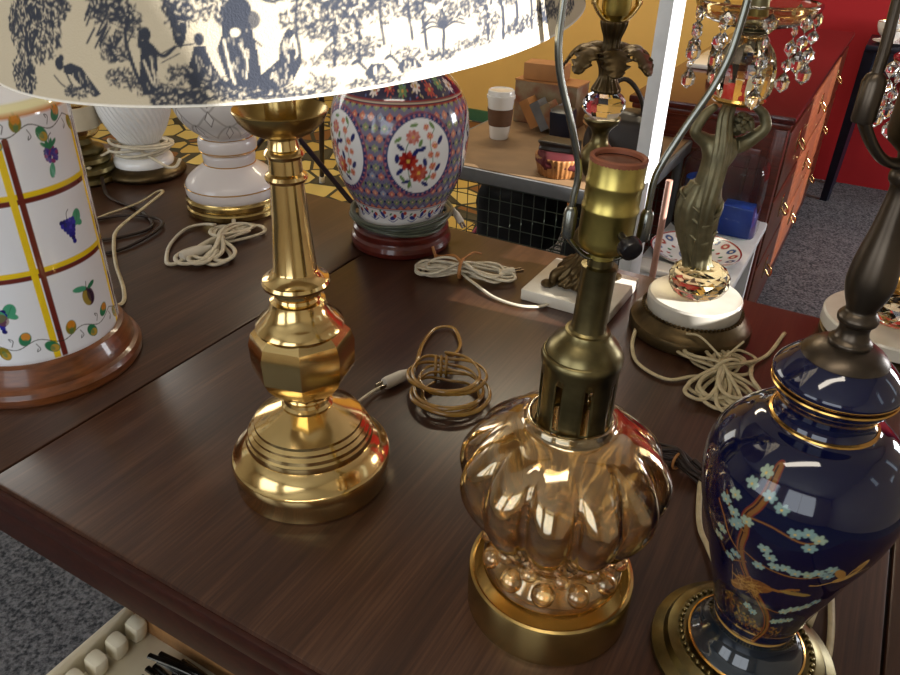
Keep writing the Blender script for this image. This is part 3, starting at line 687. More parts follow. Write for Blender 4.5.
# leafy vine at foot and at rim, running right round
for zc in (.078, .328):
    L_ = 2 * pi * R_; n = 24
    cv.curve([(L_ * k / n, zc + .005 * (-1) ** k) for k in range(n + 1)], .0010, '262c20')
    for k in range(n):
        x = L_ * (k + .5) / n; s_ = 1 if k % 2 else -1
        leafp(x, zc + s_ * .0085, .0095, .0066, 1.1 * s_ + .3 * sin(k), G1 if k % 3 else G3, OR if k % 2 else 'c9a03a')
        cv.curve([(x + .010, zc), (x + .013, zc + .008 * -s_), (x + .009, zc + .011 * -s_), (x + .0105, zc + .007 * -s_)], .0008, '262c30')
zz = [(.046, .0955), (.050, .0985), (.054, .0998)] + [(z, .1) for z in np.linspace(.056, .340, 330)] + [(.3435, .0995), (.346, .0985), (.349, .096), (.352, .092)] + [(.352 + .012 * t, .092 - .045 * t) for t in np.linspace(.1, 1, 12)]
painted_lathe('ceramic_body', zz, cv, R_, M['paint'], lamp, 1000)
lathe('neck', [(.362, .048), (.366, .03), (.372, .014), (.42, .012)], M['brass_sat'], lamp, 32)
cord(lamp, [(-.520, .965, TZ + .020), (-.505, 1.0, TZ + .004), (-.522, 1.05, TZ + .004), (-.565, 1.13, TZ + .006), (-.60, 1.21, TZ + .010), (-.615, 1.27, TZ + .012), (-.600, 1.36, TZ + .018), (-.585, 1.42, TZ + .026), (-.600, 1.44, TZ + .022), (-.63, 1.40, TZ + .010), (-.68, 1.33, TZ + .006), (-.70, 1.25, TZ + .004), (-.68, 1.18, TZ + .004)], 0.0022, M['cord_cream'], flat=1.5)

# ================================================================== LAMP 3: amber ribbed glass lamp
PC = Vector((0.0960, 0.4690, TZ))
lamp = thing('table_lamp', 'amber ribbed pumpkin-shaped glass lamp in a brass cup, shadeless with a bare harp', 'lamp', PC)
lathe('brass_cup', [(0, .0715), (.003, .0735), (.006, .0735), (.040, .0735), (.0425, .0728), (.0435, .0705), (.0425, .0685), (.038, .0675), (.010, .0665), (.008, .0)], M['brass_sat'], lamp, 96)
def rib(a, z, r):
    t = max(0.0, min(1.0, (z - .078) / .03)) * max(0.0, min(1.0, (.200 - z) / .035))
    return r * (1 - 0.19 * t * (1 - abs(sin(6 * a)) ** 0.55))
outer = spl([(.042, .058), (.050, .0615), (.060, .060), (.072, .053), (.082, .0505), (.090, .056), (.105, .068), (.122, .079), (.142, .0865), (.160, .0865), (.176, .079), (.190, .065), (.200, .050), (.206, .038), (.212, .034)], 5)
innr = [(z if i else z, max(.01, r - .0035)) for i, (z, r) in enumerate(outer)][::-1]
g = MB(); g.lathe(outer + innr, 144, mod=rib, closed=True)
gl = g.build('glass_body', M['amber'], lamp, sharp=180)
bb = MB()
for k in range(12):
    a = 2 * pi * (k + .5) / 12
    bb.ball((.0545 * cos(a), .0545 * sin(a), .066), .0105, 14)
    a2 = 2 * pi * k / 12; bb.ball((.0505 * cos(a2), .0505 * sin(a2), .080), .0072, 12)
bb.build('glass_bubbles', M['amber'], gl)
for k in range(12):
    a = pi * k / 6; br = MB()
    for j in range(17):
        z = .104 + j * .0048; r = rib(a, z, float(np.interp(z, [p[0] for p in outer], [p[1] for p in outer])))
        br.ball((r * cos(a), r * sin(a), z), .0013, 6)
    br.build('bead_row', M['amber'], gl)
# slotted brass collar
c = MB(); seg = 96; rr = .0292
zs = [.1985, .2005, .203, .206, .212, .252, .2585, .2625, .2655, .2685, .271]; rs = [.0285, .0305, .0305, .0292, .0290, .0290, .0290, .0302, .0305, .0298, .0285]
vs = []; fs = []
for z, r in zip(zs, rs):
    for k in range(seg): a = 2 * pi * k / seg; vs.append((r * cos(a), r * sin(a), z))
for i in range(len(zs) - 1):
    for k in range(seg):
        if i == 4 and (k % 12) in (0, 1, 2): continue
        fs.append((i * seg + k, i * seg + (k + 1) % seg, (i + 1) * seg + (k + 1) % seg, (i + 1) * seg + k))
o = mesh('slotted_collar', vs, fs, M['ant_brass'], lamp); md = o.modifiers.new('s', 'SOLIDIFY'); md.thickness = 0.0012; md.offset = -1
lathe('inner_tube', [(.19, .010), (.285, .010)], M['brass_sat'], lamp, 24)
lathe('neck', [(.269, .0290), (.273, .0280), (.278, .0245), (.282, .0205), (.2855, .0175), (.288, .0165), (.2885, .0145), (.290, .0130), (.294, .0125), (.336, .0122), (.340, .0128), (.3405, .009), (.346, .009)], M['ant_brass'], lamp, 48, sharp=30)
def harp(lamp, zc, hw, zf, shape, mt, fer_mt, ang=0.0, lean=0.0, fer=(.0055, .026), wire=.0024, saddle_r=.0035, up=None):
    ca, sa = cos(ang), sin(ang)
    def X(x, z): return (x * ca, x * sa, z)
    MB().tube([X(-hw, zf), X(-hw * .97, zf - .006), X(-hw * .72, zc + .35 * (zf - zc)), X(-hw * .42, zc + .0015), X(0, zc), X(hw * .42, zc + .0015), X(hw * .72, zc + .35 * (zf - zc)), X(hw * .97, zf - .006), X(hw, zf)], saddle_r, seg=10, flat=1.9, res=6).build('harp_saddle', fer_mt, lamp, sharp=180)
    zs_ = shape[1][1]; ln = lambda z: lean * max(0, z - zs_)
    pts = [X(-x + ln(z), z) for x, z in shape] + [X(x + ln(z), z) for x, z in shape[::-1]]
    hp = MB().tube(pts, wire, seg=10, res=8).build('harp', mt, lamp, sharp=180)
    for s in (-1, 1):
        lathe('ferrule', [(-.002, fer[0] * .9), (0, fer[0]), (fer[1] * .8, fer[0]), (fer[1] * .95, fer[0] * .75), (fer[1], fer[0] * .5)], fer_mt, hp, 20, c=X(s * hw, zf - .004))
    return hp
harp(lamp, .345, .0258, .366, [(.0258, .372), (.0254, .388), (.0250, .400), (.027, .412), (.036, .436), (.049, .468), (.053, .496), (.051, .54), (.038, .58), (.022, .615), (.005, .628)], M['harp'], M['harp'], ang=0.05, lean=0.04, fer=(.0046, .020), saddle_r=.0019)
lathe('socket', [(.345, .0085), (.350, .0085), (.3505, .0115), (.353, .0150), (.3565, .0175), (.362, .0184), (.380, .0184), (.3815, .0191), (.3835, .0191), (.385, .0184), (.397, .0184), (.3985, .0191), (.4005, .0191), (.402, .0184), (.4145, .0186)], M['socket_brass'], lamp, 56, sharp=30, cap=False)
lathe('socket_lining', [(.4135, .0186), (.4165, .0188), (.4175, .0175), (.4165, .0158), (.4140, .0153), (.4135, .0170)], M['lining'], lamp, 40, label='reddish card lining of the socket')
k0 = Vector((.006, -.0165, .370)); kd = Vector((.30, -.92, -.25)).normalized()
MB().tube([k0, k0 + kd * .012], .0026, seg=10, raw=True).lathe([(0, .0055), (.002, .0078), (.006, .0082), (.009, .0070), (.0105, .003)], 16, c=k0 + kd * .009, R=axes(kd)).build('switch_knob', M['black'], lamp)
def lean_parts(root, names, piv, ang):
    """the neck of this lamp is loose: everything above the slotted collar leans a little to the right"""
    Rt = Matrix.Rotation(ang, 3, 'Y'); piv = Vector(piv)
    for ch in root.children_recursive:
        if ch.name.split('.')[0] in names:
            for v in ch.data.vertices: v.co = Rt @ (v.co - piv) + piv + Vector((.003, 0, 0))
MB().lathe([(.3850, .0003), (.3855, .0150), (.4140, .0152)], 30, cap=False).build('socket_interior', M['black'], lamp)
bpy.context.view_layer.update()
for ch in lamp.children:
    if ch.name.split('.')[0] in ('slotted_collar', 'inner_tube'):
        for v in ch.data.vertices: v.co.x += .0025
lean_parts(lamp, {'neck', 'harp_saddle', 'harp', 'ferrule', 'socket', 'socket_lining', 'switch_knob', 'socket_interior'}, (0, 0, .25), radians(2.1))
P = [PC + Vector((.055, .058, .012)), Vector((.205, .575, TZ + .006)), Vector((.235, .64, TZ + .006))]
cord(lamp, P + [Vector(p) for p in bundle((.262, .655), 2.2, .045, .014, 6, 5)], 0.0021, M['cord_dark'], flat=1.4)
MB().tube([Vector((.262 + .009 * cos(t) * .8, .655 + .009 * cos(t) * .6, TZ + .012 + .011 * sin(t))) for t in np.linspace(0, 2 * pi, 9)[:-1]], .0016, closed=True).build('cord_tie', M['twist'], lamp, world=True)

# ================================================================== LAMP 4: cobalt blue vase lamp
VC = Vector((0.2565, 0.4120, TZ))
lamp = thing('table_lamp', 'cobalt blue porcelain vase lamp painted with gold pine, blossom and cranes', 'lamp', VC)
lathe('brass_foot', [(0, .072), (.003, .0755), (.008, .0750), (.011, .0700), (.013, .0660), (.016, .0645), (.019, .0630), (.021, .058), (.0225, .0555), (.022, .052), (.021, .048), (.021, .0)], M['ant_brass'], lamp, 96, sharp=30)
bd = MB()
for k in range(54):
    a = 2 * pi * k / 54; bd.ball((.0525 * cos(a), .0525 * sin(a), .0232), .0024, 6)
bd.build('bead_ring', M['ant_brass'], lamp)
lathe('porcelain_foot', spl([(.021, .0455), (.024, .0462), (.027, .0440), (.032, .0385), (.040, .0335), (.048, .0315), (.055, .0318)], 4), M['teal_glaze'], lamp, 80)
lathe('gold_band', [(.0228, .0460), (.0236, .0472), (.0248, .0472), (.0256, .0456)], M['gold'], lamp, 80, cap=False)
RV = .07; cv = Canvas(2 * pi * RV, .27, 2600, '070b2c', .03)
# darker teal-black lower ground behind the gold scene
GD, RD, PT, OC = 'a87a34', '6b2a1c', 'a9c4b8', '8a6a2e'
cv.line([(0, .0570), (2 * pi * RV, .0570)], .003, 'b08a4a')
VD = lambda dg: D(dg, RV)
def vase_scene(off):
    X = lambda dg: VD(dg + off)
    for (d0, z0_, rx, rz) in ((-128, .085, .030, .012), (-105, .080, .026, .008), (-150, .10, .02, .012)):
        for _ in range(70):
            cv.ell(X(d0) + rn.gauss(0, rx * .5), z0_ + rn.gauss(0, rz * .5), .0022, .0012, rn.choice([OC, '7a4a22', '5c3218']), rn.random() * 3, .6)
    trunk = [(-112, .062), (-106, .080), (-110, .100), (-118, .115), (-128, .130), (-138, .150), (-142, .172), (-141, .190), (-142, .205), (-138, .217), (-136, .230), (-137, .244)]
    P_ = [(X(a), z) for a, z in trunk]
    cv.curve(P_, .0072, RD); cv.curve(P_, .0050, '7d5226'); cv.curve([(p[0] - .0012, p[1]) for p in P_], .0014, '3a1a14')
    for br_ in ([(-142, .205), (-128, .207), (-112, .203), (-104, .206)], [(-142, .172), (-126, .166), (-108, .165), (-96, .170), (-90, .175)], [(-141, .165), (-150, .175), (-156, .190), (-162, .200)], [(-118, .115), (-104, .112), (-92, .118), (-82, .124)], [(-141, .190), (-150, .196), (-158, .212)], [(-137, .160), (-150, .150), (-158, .160)]):
        cv.curve([(X(a), z) for a, z in br_], .0020, '5e2c1c'); cv.curve([(X(a), z) for a, z in br_], .0008, '8a6430')
    fl = [(-142, .238), (-146, .228), (-134, .226), (-126, .222), (-104, .208), (-110, .211), (-116, .208), (-152, .214), (-157, .205), (-150, .200), (-146, .194), (-141, .200), (-120, .170), (-114, .172), (-108, .170), (-101, .171), (-96, .175), (-90, .180), (-90, .172), (-128, .184), (-124, .178),
          (-129, .163), (-157, .175), (-160, .165), (-150, .152), (-145, .160), (-100, .114), (-95, .119), (-90, .121), (-85, .125), (-80, .131), (-102, .096), (-96, .099), (-90, .101), (-130, .105), (-124, .100), (-148, .190), (-107, .199)]
    for a, z in fl:
        x = X(a); col = rn.choice(['8fa598', '7f9a94', '98a890'])
        for k in range(6):
            t = k * pi / 3 + rn.random() * .3; cv.ell(x + .0030 * cos(t), z + .0022 * sin(t) + .0008, .0022, .0015, col, t, .9)
        cv.ell(x, z, .0009, .0009, 'd0b060')
    # large standing bird among the roots
    x = X(-130); cv.ell(x, .136, .018, .008, '7c4a20', .25); cv.ell(x - .010, .128, .014, .006, '8a5a26', .6)
    cv.curve([(x + .012, .140), (x + .024, .142), (x + .030, .147), (x + .036, .149)], .0034, '8f5c2a')
    for _ in range(60): cv.line([(x - .022 + .034 * rn.random(), .124 + .022 * rn.random())] * 1 + [(x - .024 + .034 * rn.random(), .120 + .018 * rn.random())], .0007, rn.choice([GD, '4a2412', 'b88a4a']), .6)
    # flying crane
    x = X(-78); z = .168
    cv.ell(x, z, .0085, .0036, 'b98a44', .45); cv.ell(x + .006, z + .010, .0115, .0040, 'c29a58', 1.25); cv.ell(x - .006, z + .007, .0075, .0034, 'a8783a', 2.3)
    cv.curve([(x - .006, z - .003), (x - .016, z - .009), (x - .022, z - .010)], .0014, 'b98a44'); cv.curve([(x + .007, z + .003), (x + .014, z + .007), (x + .019, z + .007)], .0015, 'c29a58')
    for k in range(5): cv.line([(x + .002, z + .004), (x + .004 + .002 * k, z + .020 - .001 * k)], .0006, '7a4a24')
    cv.ell(X(-100), .143, .013, .0028, '9a7a3a', 0, .9)
vase_scene(0); vase_scene(178)
vp = spl([(.0545, .0318), (.062, .0330), (.075, .0362), (.095, .0410), (.115, .0470), (.140, .0540), (.165, .0620), (.185, .0668), (.203, .0690), (.219, .0682), (.233, .0632), (.244, .0550), (.252, .0455), (.256, .0370), (.259, .0335)], 22)
painted_lathe('vase_body', vp, cv, RV, M['blue'], lamp, 900)
lathe('vase_neck', spl([(.257, .0345), (.262, .0322), (.268, .0318), (.274, .0340), (.280, .0380), (.2835, .0398), (.2855, .0392)], 4), M['blue_plain'], lamp, 80)
lathe('gold_band', [(.2565, .0344), (.2575, .0356), (.2588, .0352), (.2595, .0335)], M['gold'], lamp, 80, cap=False)
lathe('gold_band', [(.2835, .0400), (.2845, .0405), (.2855, .0400), (.2858, .0386)], M['gold'], lamp, 80, cap=False)
lathe('vase_lid', spl([(.2858, .0382), (.2880, .0398), (.2905, .0405), (.2935, .0396), (.2985, .0355), (.304, .030), (.308, .025)], 4), M['blue_plain'], lamp, 80)
lathe('gold_band', [(.2872, .0395), (.2880, .0404), (.2890, .0406), (.2898, .0400)], M['gold'], lamp, 80, cap=False)
lathe('brass_cap', [(.305, .0265), (.307, .0270), (.310, .0248), (.314, .0195), (.316, .0150), (.3165, .0125)], M['dark_metal'], lamp, 60, sharp=30)
lathe('column', spl([(.316, .0130), (.319, .0132), (.322, .0105), (.327, .0092), (.331, .0100), (.333, .0118), (.336, .0122), (.339, .0105), (.341, .0090), (.344, .0096), (.350, .0120), (.358, .0138), (.366, .0139), (.378, .0125), (.392, .0100), (.408, .0080), (.420, .0072), (.424, .0092), (.428, .0096), (.432, .0080)], 4), M['dark_metal'], lamp, 40)
harp(lamp, .434, .036, .463, [(.036, .475), (.036, .50), (.039, .54), (.050, .60), (.056, .65), (.046, .70), (.02, .74), (.004, .745)], M['dark_metal'], M['dark_metal'], ang=0.05, fer=(.0062, .024), wire=.0030, saddle_r=.0030)
lathe('socket', [(.434, .0075), (.440, .009), (.446, .016), (.452, .0178), (.50, .0178), (.502, .016), (.498, .0148), (.46, .0148), (.458, .0)], M['bronze'], lamp, 40)
cord(lamp, [VC + Vector((.066, .025, .012)), (.345, .470, TZ + .012), (.366, .515, TZ + .006), (.366, .490, TZ + .004), (.350, .448, TZ + .004), (.333, .414, TZ + .004), (.3235, .4045, TZ + .004)], 0.0024, M['cord_cream'], flat=1.5)
P = [(.262, .488, TZ + .01), (.262, .53, TZ + .006), (.262, .56, TZ + .005), (.272, .60, TZ + .006), (.288, .645, TZ + .008), (.300, .665, TZ + .008)]
cord(lamp, P, 0.0022, M['cord_cream'], flat=1.4); plug(lamp, (.300, .665, TZ + .009), (.317, .690, TZ + .010), r=.0062, mt=M['cord_white'])

# ================================================================== LAMP 5: Imari ginger jar lamp
JC = Vector((-0.095, 1.288 - .012, TZ))
lamp = thing('table_lamp', 'ginger jar lamp in coral, green and blue diamond lattice with floral medallions', 'lamp', JC)
lathe('wooden_stand', [(0, .086), (.004, .090), (.012, .092), (.020, .090), (.024, .086), (.026, .0855), (.030, .087), (.036, .087), (.040, .083), (.042, .072)], M['rosewood'], lamp, 80, sharp=28)
RJ = .118; cv = Canvas(2 * pi * RJ, .32, 1300, '75708a', .03)
L_ = 2 * pi * RJ; n = 46; pitch = L_ / n
# diamond lattice between z .098 and .268
for j in range(-1, 12):
    for k in range(n):
        x = (k + .5 * (j % 2)) * pitch; y = .096 + j * pitch * 0.98
        if y > .280: continue
        colr = ['d07f68', 'd08a72', '97a0b4', 'cc7560'][(k + (j // 2)) % 4] if j % 2 == 0 else ['7c8a62', '849468', '8f9a70'][k % 3]
        h = pitch * .46; cv.poly([(x - h, y), (x, y + h * .98), (x + h, y), (x, y - h * .98)], colr)
        cv.ell(x, y, pitch * .11, pitch * .11, 'e0b898')
for j in range(-1, 12):
    for k in range(n):
        x = (k + .5 * ((j + 1) % 2)) * pitch; y = .096 + j * pitch * .98; cv.ell(x, y, .0026, .0026, '232a5c')
for k in range(n):
    for s_ in (-1, 1):
        x = k * pitch; cv.line([(x, .09), (x + s_ * 6.1 * pitch, .09 + 12 * pitch * .5)], .0009, '3a4078', .8)
cv.poly([(0, .270), (L_, .270), (L_, .36), (0, .36)], '2c2340'); cv.line([(0, .2705), (L_, .2705)], .0024, 'a03426'); cv.line([(0, .2745), (L_, .2745)], .0016, 'e0c8a8'); cv.line([(0, .2775), (L_, .2775)], .0016, 'a03426')
for k in range(26):
    x = L_ * k / 26; y = .291 + .006 * (k % 2); c_ = ['e6d8d0', 'b8483a', '6a8a5a'][k % 3]
    for t in range(8): cv.ell(x + .0065 * cos(t * pi / 4), y + .0065 * sin(t * pi / 4), .004, .0022, c_, t * pi / 4)
    cv.ell(x, y, .0025, .0025, 'c8a050')
for _ in range(260): cv.ell(rn.random() * L_, .28 + .035 * rn.random(), .0022, .0012, rn.choice(['5a6aa0', 'b8483a', 'c8b080']), rn.random() * 3)
cv.poly([(0, .03), (L_, .03), (L_, .096), (0, .096)], 'e6e2e0'); cv.line([(0, .0955), (L_, .0955)], .0026, 'a8402e'); cv.line([(0, .0925), (L_, .0925)], .0014, '2b336c')
for k in range(30):
    x = L_ * k / 30; y = .076 + .006 * (k % 2)
    cv.ell(x, y, .0075, .0042, '2f3a86', k * 1.3); cv.ell(x + .006, y + .005, .004, .004, 'b8483a'); cv.curve([(x - .012, y - .004), (x, y - .008), (x + .012, y - .002)], .0014, '2f3a86')
    cv.ell(x - .004, y + .008, .004, .0018, '4a7a55', .7)
def flower(x, y, r, c1, c2):
    for t in range(9): cv.ell(x + r * .62 * cos(t * 2 * pi / 9), y + r * .62 * sin(t * 2 * pi / 9), r * .42, r * .27, c1 if t % 2 else c2, t * 2 * pi / 9)
    cv.ell(x, y, r * .42, r * .42, c1); cv.ell(x, y, r * .2, r * .2, 'd8b050')
for k in range(5):
    x = D(-70 - 72 * k, RJ); y = .192; RX = .053
    cv.ell(x, y, RX + .008, .072, '8a4a60'); cv.ell(x, y, RX + .006, .069, '31386e')
    for t in range(40): a = t * pi / 20; cv.ell(x + (RX + .0045) * cos(a), y + .066 * sin(a), .0022, .0022, 'a86a78')
    cv.ell(x, y, RX, .062, 'e9e9ea')
    cv.curve([(x - .014, y - .050), (x - .020, y - .020), (x - .024, y + .012), (x - .012, y + .040)], .0014, '4a7a55'); cv.curve([(x + .012, y - .046), (x + .022, y - .010), (x + .016, y + .026), (x + .024, y + .044)], .0013, '4a7a55')
    flower(x - .020, y - .004, .016, '8c1f22', 'b03428'); flower(x - .002, y - .026, .0155, 'c05238', 'a83a2c'); flower(x - .012, y + .034, .0115, 'd08a80', 'c26a60')
    for (a, b, q) in ((.016, .034, .006), (.024, .018, .006), (.018, .004, .0055), (.022, -.016, .0065), (.030, .002, .005), (.026, -.034, .006), (.010, .048, .005)): flower(x + a, y + b, q, 'c4604a', 'd99a8a')
    for (a, b, rot) in ((-.034, -.022, .8), (-.032, .018, 2.4), (.002, .014, 0.4), (.008, -.008, 1.8), (-.024, -.040, .3), (.010, -.046, 2.6), (-.038, .0, 1.5), (.032, -.020, 1.0), (-.008, .010, .9), (.034, .026, 1.1)):
        cv.ell(x + a, y + b, .0078, .0036, '232a6a', rot)
    for (a, b, rot) in ((-.036, .030, .6), (-.010, .052, .2), (-.030, -.034, 2.2), (.014, -.036, .4), (.0, .024, 1.2), (.020, .050, 2.2), (-.018, -.046, 1.4)):
        cv.ell(x + a, y + b, .0068, .0028, '6a8a50', rot)
jp = spl([(.040, .0745), (.050, .0765), (.066, .0770), (.080, .0815), (.094, .0885), (.115, .0995), (.145, .110), (.180, .1165), (.215, .1185), (.245, .1150), (.268, .1065), (.285, .0965), (.300, .082), (.312, .064), (.318, .048)], 12)
painted_lathe('porcelain_jar', jp, cv, RJ, M['paint'], lamp, 700)
lathe('brass_cap', [(.314, .050), (.322, .048), (.326, .02), (.34, .012), (.40, .012)], M['brass_sat'], lamp, 40)
P = []
for k in range(4):
    for j in range(14):
        a = 2 * pi * j / 14 + .3; r = .0835 + .004 * sin(k * 2 + 1.7 * a) + .002 * k; P.append(JC + Vector((r * cos(a), r * sin(a), .048 + .006 * k + .004 * sin(a * 2 + k))))
P += [JC + Vector((.078, .030, .062)), JC + Vector((.092, .040, .050))]
cord(lamp, P, .0030, M['cord_grey'], flat=1.5); e = JC + Vector((.094, .041, .050))
plug(lamp, e, e + Vector((.016, -.014, -.022)), r=.0065)
MB().tube([JC + Vector(p) for p in ((.060, -.068, .02), (.066, -.080, .004), (.062, -.092, .003))], .0028, seg=8).build('cord_tail', M['twist'], lamp, world=True)

# ================================================================== LAMP 6: white frosted lamp with gold lines
WC = Vector((-0.4400, 1.422, TZ))
lamp = thing('table_lamp', 'frosted white glass lamp with gold lines, cut diamonds and ringed brass base', 'lamp', WC)
lathe('brass_base', [(0, .090), (.004, .0935), (.012, .0935), (.015, .0905), (.018, .0905), (.021, .0930), (.028, .0930), (.031, .0900), (.034, .089)], M['brass_sat'], lamp, 80, sharp=28)
gf = lathe('glass_foot', spl([(.034, .0880), (.040, .0905), (.052, .0905), (.064, .0860), (.076, .0740), (.086, .060), (.092, .0520), (.096, .0490), (.104, .0500), (.112, .0500), (.116, .0480), (.122, .0540), (.134, .0555), (.144, .0530), (.148, .0440)], 4), M['milk_pink'], lamp, 80)
for (z, r) in ((.0545, .0905), (.0955, .0493), (.1175, .0490), (.1215, .0540), (.146, .0490)):
    lathe('gold_line', [(z - .0012, r), (z, r + .0012), (z + .0012, r)], M['gold'], gf, 80, cap=False)
RG = .09; cv = Canvas(2 * pi * RG, .18, 1500, 'dedad8', .14)
for k in range(8):
    x = 2 * pi * RG * k / 8; dx = 2 * pi * RG / 16
    cv.curve([(x, .21), (x + dx, .182), (x + 2 * dx, .21)], .0035, 'b8b4b0'); cv.curve([(x, .155), (x + dx, .184), (x + 2 * dx, .155)], .0035, 'b8b4b0')
    cv.curve([(x, .21), (x + dx, .24), (x + 2 * dx, .21)], .0035, 'b8b4b0')
    for (yy, xx) in ((.198, x), (.168, x + dx), (.235, x)):
        q = [(xx, yy - .015), (xx + .008, yy), (xx, yy + .015), (xx - .008, yy), (xx, yy - .015)]; cv.poly(q[:4], 'ece8e6'); cv.line(q, .0013, '4a3e36')
gp = spl([(.146, .0440), (.152, .0500), (.164, .066), (.178, .078), (.195, .0875), (.215, .0925), (.24, .0915), (.265, .082), (.29, .060), (.30, .045)], 16)
painted_lathe('glass_globe', gp, cv, RG, mat('frosted_painted_glass', 'ffffff', 0.25, attr=True, coat=0.4), lamp, 420)
lathe('neck', [(.296, .046), (.305, .044), (.309, .014), (.36, .012)], M['brass_sat'], lamp, 32)
P = [WC + Vector((.02, -.09, .010)), Vector((-.410, 1.29, TZ + .006))] + [Vector(p) for p in bundle((-.412, 1.225), 1.50, .088, .045, 6, 12, lift=.003, twist=1.2)]
cord(lamp, P, .0026, M['cord_white'], flat=1.5)
cord(lamp, [(-.44, 1.28, TZ + .02), (-.475, 1.308, TZ + .008), (-.500, 1.29, TZ + .005), (-.505, 1.22, TZ + .004), (-.487, 1.150, TZ + .004), (-.470, 1.142, TZ + .005), (-.460, 1.154, TZ + .008)], .0026, M['cord_white'], flat=1.5)
plug(lamp, (-.424, 1.200, TZ + .012), (-.462, 1.156, TZ + .010), r=.010, prongs=0)

# ================================================================== LAMP 7: small swirled milk glass lamp
SCc = Vector((-.690, 1.612, TZ))
lamp = thing('table_lamp', 'small white swirl-ribbed milk glass lamp, cord wound round its waist, on bronze base', 'lamp', SCc)
lathe('bronze_base', [(0, .078), (.004, .084), (.010, .086), (.016, .082), (.020, .074), (.024, .066), (.026, .06)], M['bronze'], lamp, 72, mod=lambda a, z, r: r * (1 + (.02 * cos(36 * a) if .003 < z < .017 else 0)), sharp=60)
lathe('glass_foot', spl([(.024, .062), (.030, .0635), (.040, .061), (.048, .052), (.056, .044), (.066, .040), (.076, .042)], 4), M['milk'], lamp, 72)
gp = spl([(.074, .042), (.084, .048), (.100, .058), (.125, .0690), (.150, .0760), (.175, .0785), (.195, .076)], 6)
lathe('swirl_bowl', gp, M['milk'], lamp, 360, mod=lambda a, z, r: r * (1 + .022 * sin(40 * (a + (z - .07) * 6.5))), sharp=180)
lathe('neck', [(.195, .075), (.205, .06), (.212, .02), (.26, .012)], M['brass_sat'], lamp, 32)
P = []
for k in range(5):
    for j in range(12):
        a = 2 * pi * j / 12 + 3.4; r = .056 + .006 * sin(k * 2.2 + a) + .002 * k; P.append(SCc + Vector((r * cos(a), r * sin(a), .056 + .004 * k + .008 * sin(a + k))))
P += [SCc + Vector((.05, -.06, .05)), SCc + Vector((.075, -.062, .036)), SCc + Vector((.088, -.05, .034)), SCc + Vector((.092, -.03, .044))]
cord(lamp, P, .0030, M['cord_white'], flat=1.3)
P = [SCc + Vector((-.05, -.04, .062)), SCc + Vector((-.085, -.07, .045)), SCc + Vector((-.12, -.10, .022)), SCc + Vector((-.17, -.16, .004)), SCc + Vector((-.14, -.20, .004)), SCc + Vector((-.10, -.13, .004)), SCc + Vector((-.15, -.08, .006)), SCc + Vector((-.20, -.10, .005))]
cord(lamp, P, .0028, M['cord_white'], flat=1.3)
MB().tube([SCc + Vector((-.098 + .014 * cos(t), -.086, .036 + .014 * sin(t))) for t in np.linspace(0, 2 * pi, 9)[:-1]], .006, closed=True).build('cord_tie', M['cord_cream'], lamp, world=True)

# ================================================================== LAMP 8: ringed dark brass lamp behind the tile lamp
BC = Vector((-.808, 1.570, TZ))
lamp = thing('table_lamp', 'ringed dark brass lamp with a cream band, half hidden behind the tile painted lamp', 'lamp', BC)
lathe('ringed_base', [(0, .074), (.006, .078), (.014, .075), (.018, .066), (.024, .070), (.032, .068), (.038, .058), (.044, .062), (.052, .060), (.058, .048), (.064, .050), (.070, .046), (.078, .030), (.090, .026)], M['ant_brass'], lamp, 64, sharp=40)
lathe('knop', spl([(.088, .026), (.094, .040), (.104, .048), (.114, .050)], 4), M['brass'], lamp, 56)
lathe('cream_band', [(.112, .050), (.114, .0525), (.158, .0525), (.160, .050)], mat('cream_glaze', 'd8cbb0', .35, noise=.15, nscale=20), lamp, 56)
lathe('cap', spl([(.158, .050), (.166, .052), (.176, .046), (.19, .028), (.21, .014), (.26, .012)], 4), M['brass'], lamp, 56)
P = [BC + Vector((.06, -.05, .02)), BC + Vector((.10, -.12, .004)), BC + Vector((.20, -.20, .004)), BC + Vector((.24, -.28, .004)), BC + Vector((.16, -.34, .004)), BC + Vector((.10, -.28, .006)), BC + Vector((.18, -.22, .006)), BC + Vector((.26, -.26, .007)), BC + Vector((.22, -.38, .004)), BC + Vector((.12, -.40, .004))]
cord(lamp, P, .0028, M['cord_dark'], flat=1.3)

# ================================================================== LAMP 9: marble slab lamp with bronze leaves
MC = Vector((.210, 1.082, TZ))
lamp = thing('table_lamp', 'square marble based lamp with crystal knop and drooping bronze leaf crown', 'lamp', MC)
am = radians(-29.5)
Rm = Matrix(((cos(am), -sin(am), 0), (sin(am), cos(am), 0), (0, 0, 1)))
MB().box((0, 0, .0095), .148, .142, .019, R=Rm, bev=.002).build('marble_slab', M['marble'], lamp)
lathe('cast_foot', spl([(.024, .043), (.030, .045), (.038, .040), (.048, .036), (.056, .030), (.064, .018), (.070, .013), (.076, .012)], 5), M['bronze'], lamp, 96, mod=lambda a, z, r: r * (1 + .07 * sin(8 * a + z * 120) + .05 * sin(21 * a - z * 260)), sharp=180)
for k in range(4):
    ft = MB()
    a = k * pi / 2 + am + pi / 4; d = Vector((cos(a), sin(a), 0))
    ft.tube([d * .030 + Vector((0, 0, .046)), d * .047 + Vector((0, 0, .040)), d * .050 + Vector((0, 0, .028)), d * .060 + Vector((0, 0, .022))], lambda t: .009 - .002 * t, seg=10)
    ft.ball(d * .060 + Vector((0, 0, .0255)), .0085, 10, sq=(1.2, 1.2, .75))
    ft.build('claw_foot', M['bronze'], lamp)
lathe('stem', spl([(.074, .012), (.082, .016), (.090, .022), (.100, .0225), (.112, .017), (.125, .012), (.165, .011), (.190, .013), (.206, .020), (.218, .0255), (.230, .026), (.240, .021), (.250, .0135), (.262, .012), (.270, .016), (.277, .023), (.283, .0265), (.286, .026)], 4), M['ant_brass'], lamp, 48)
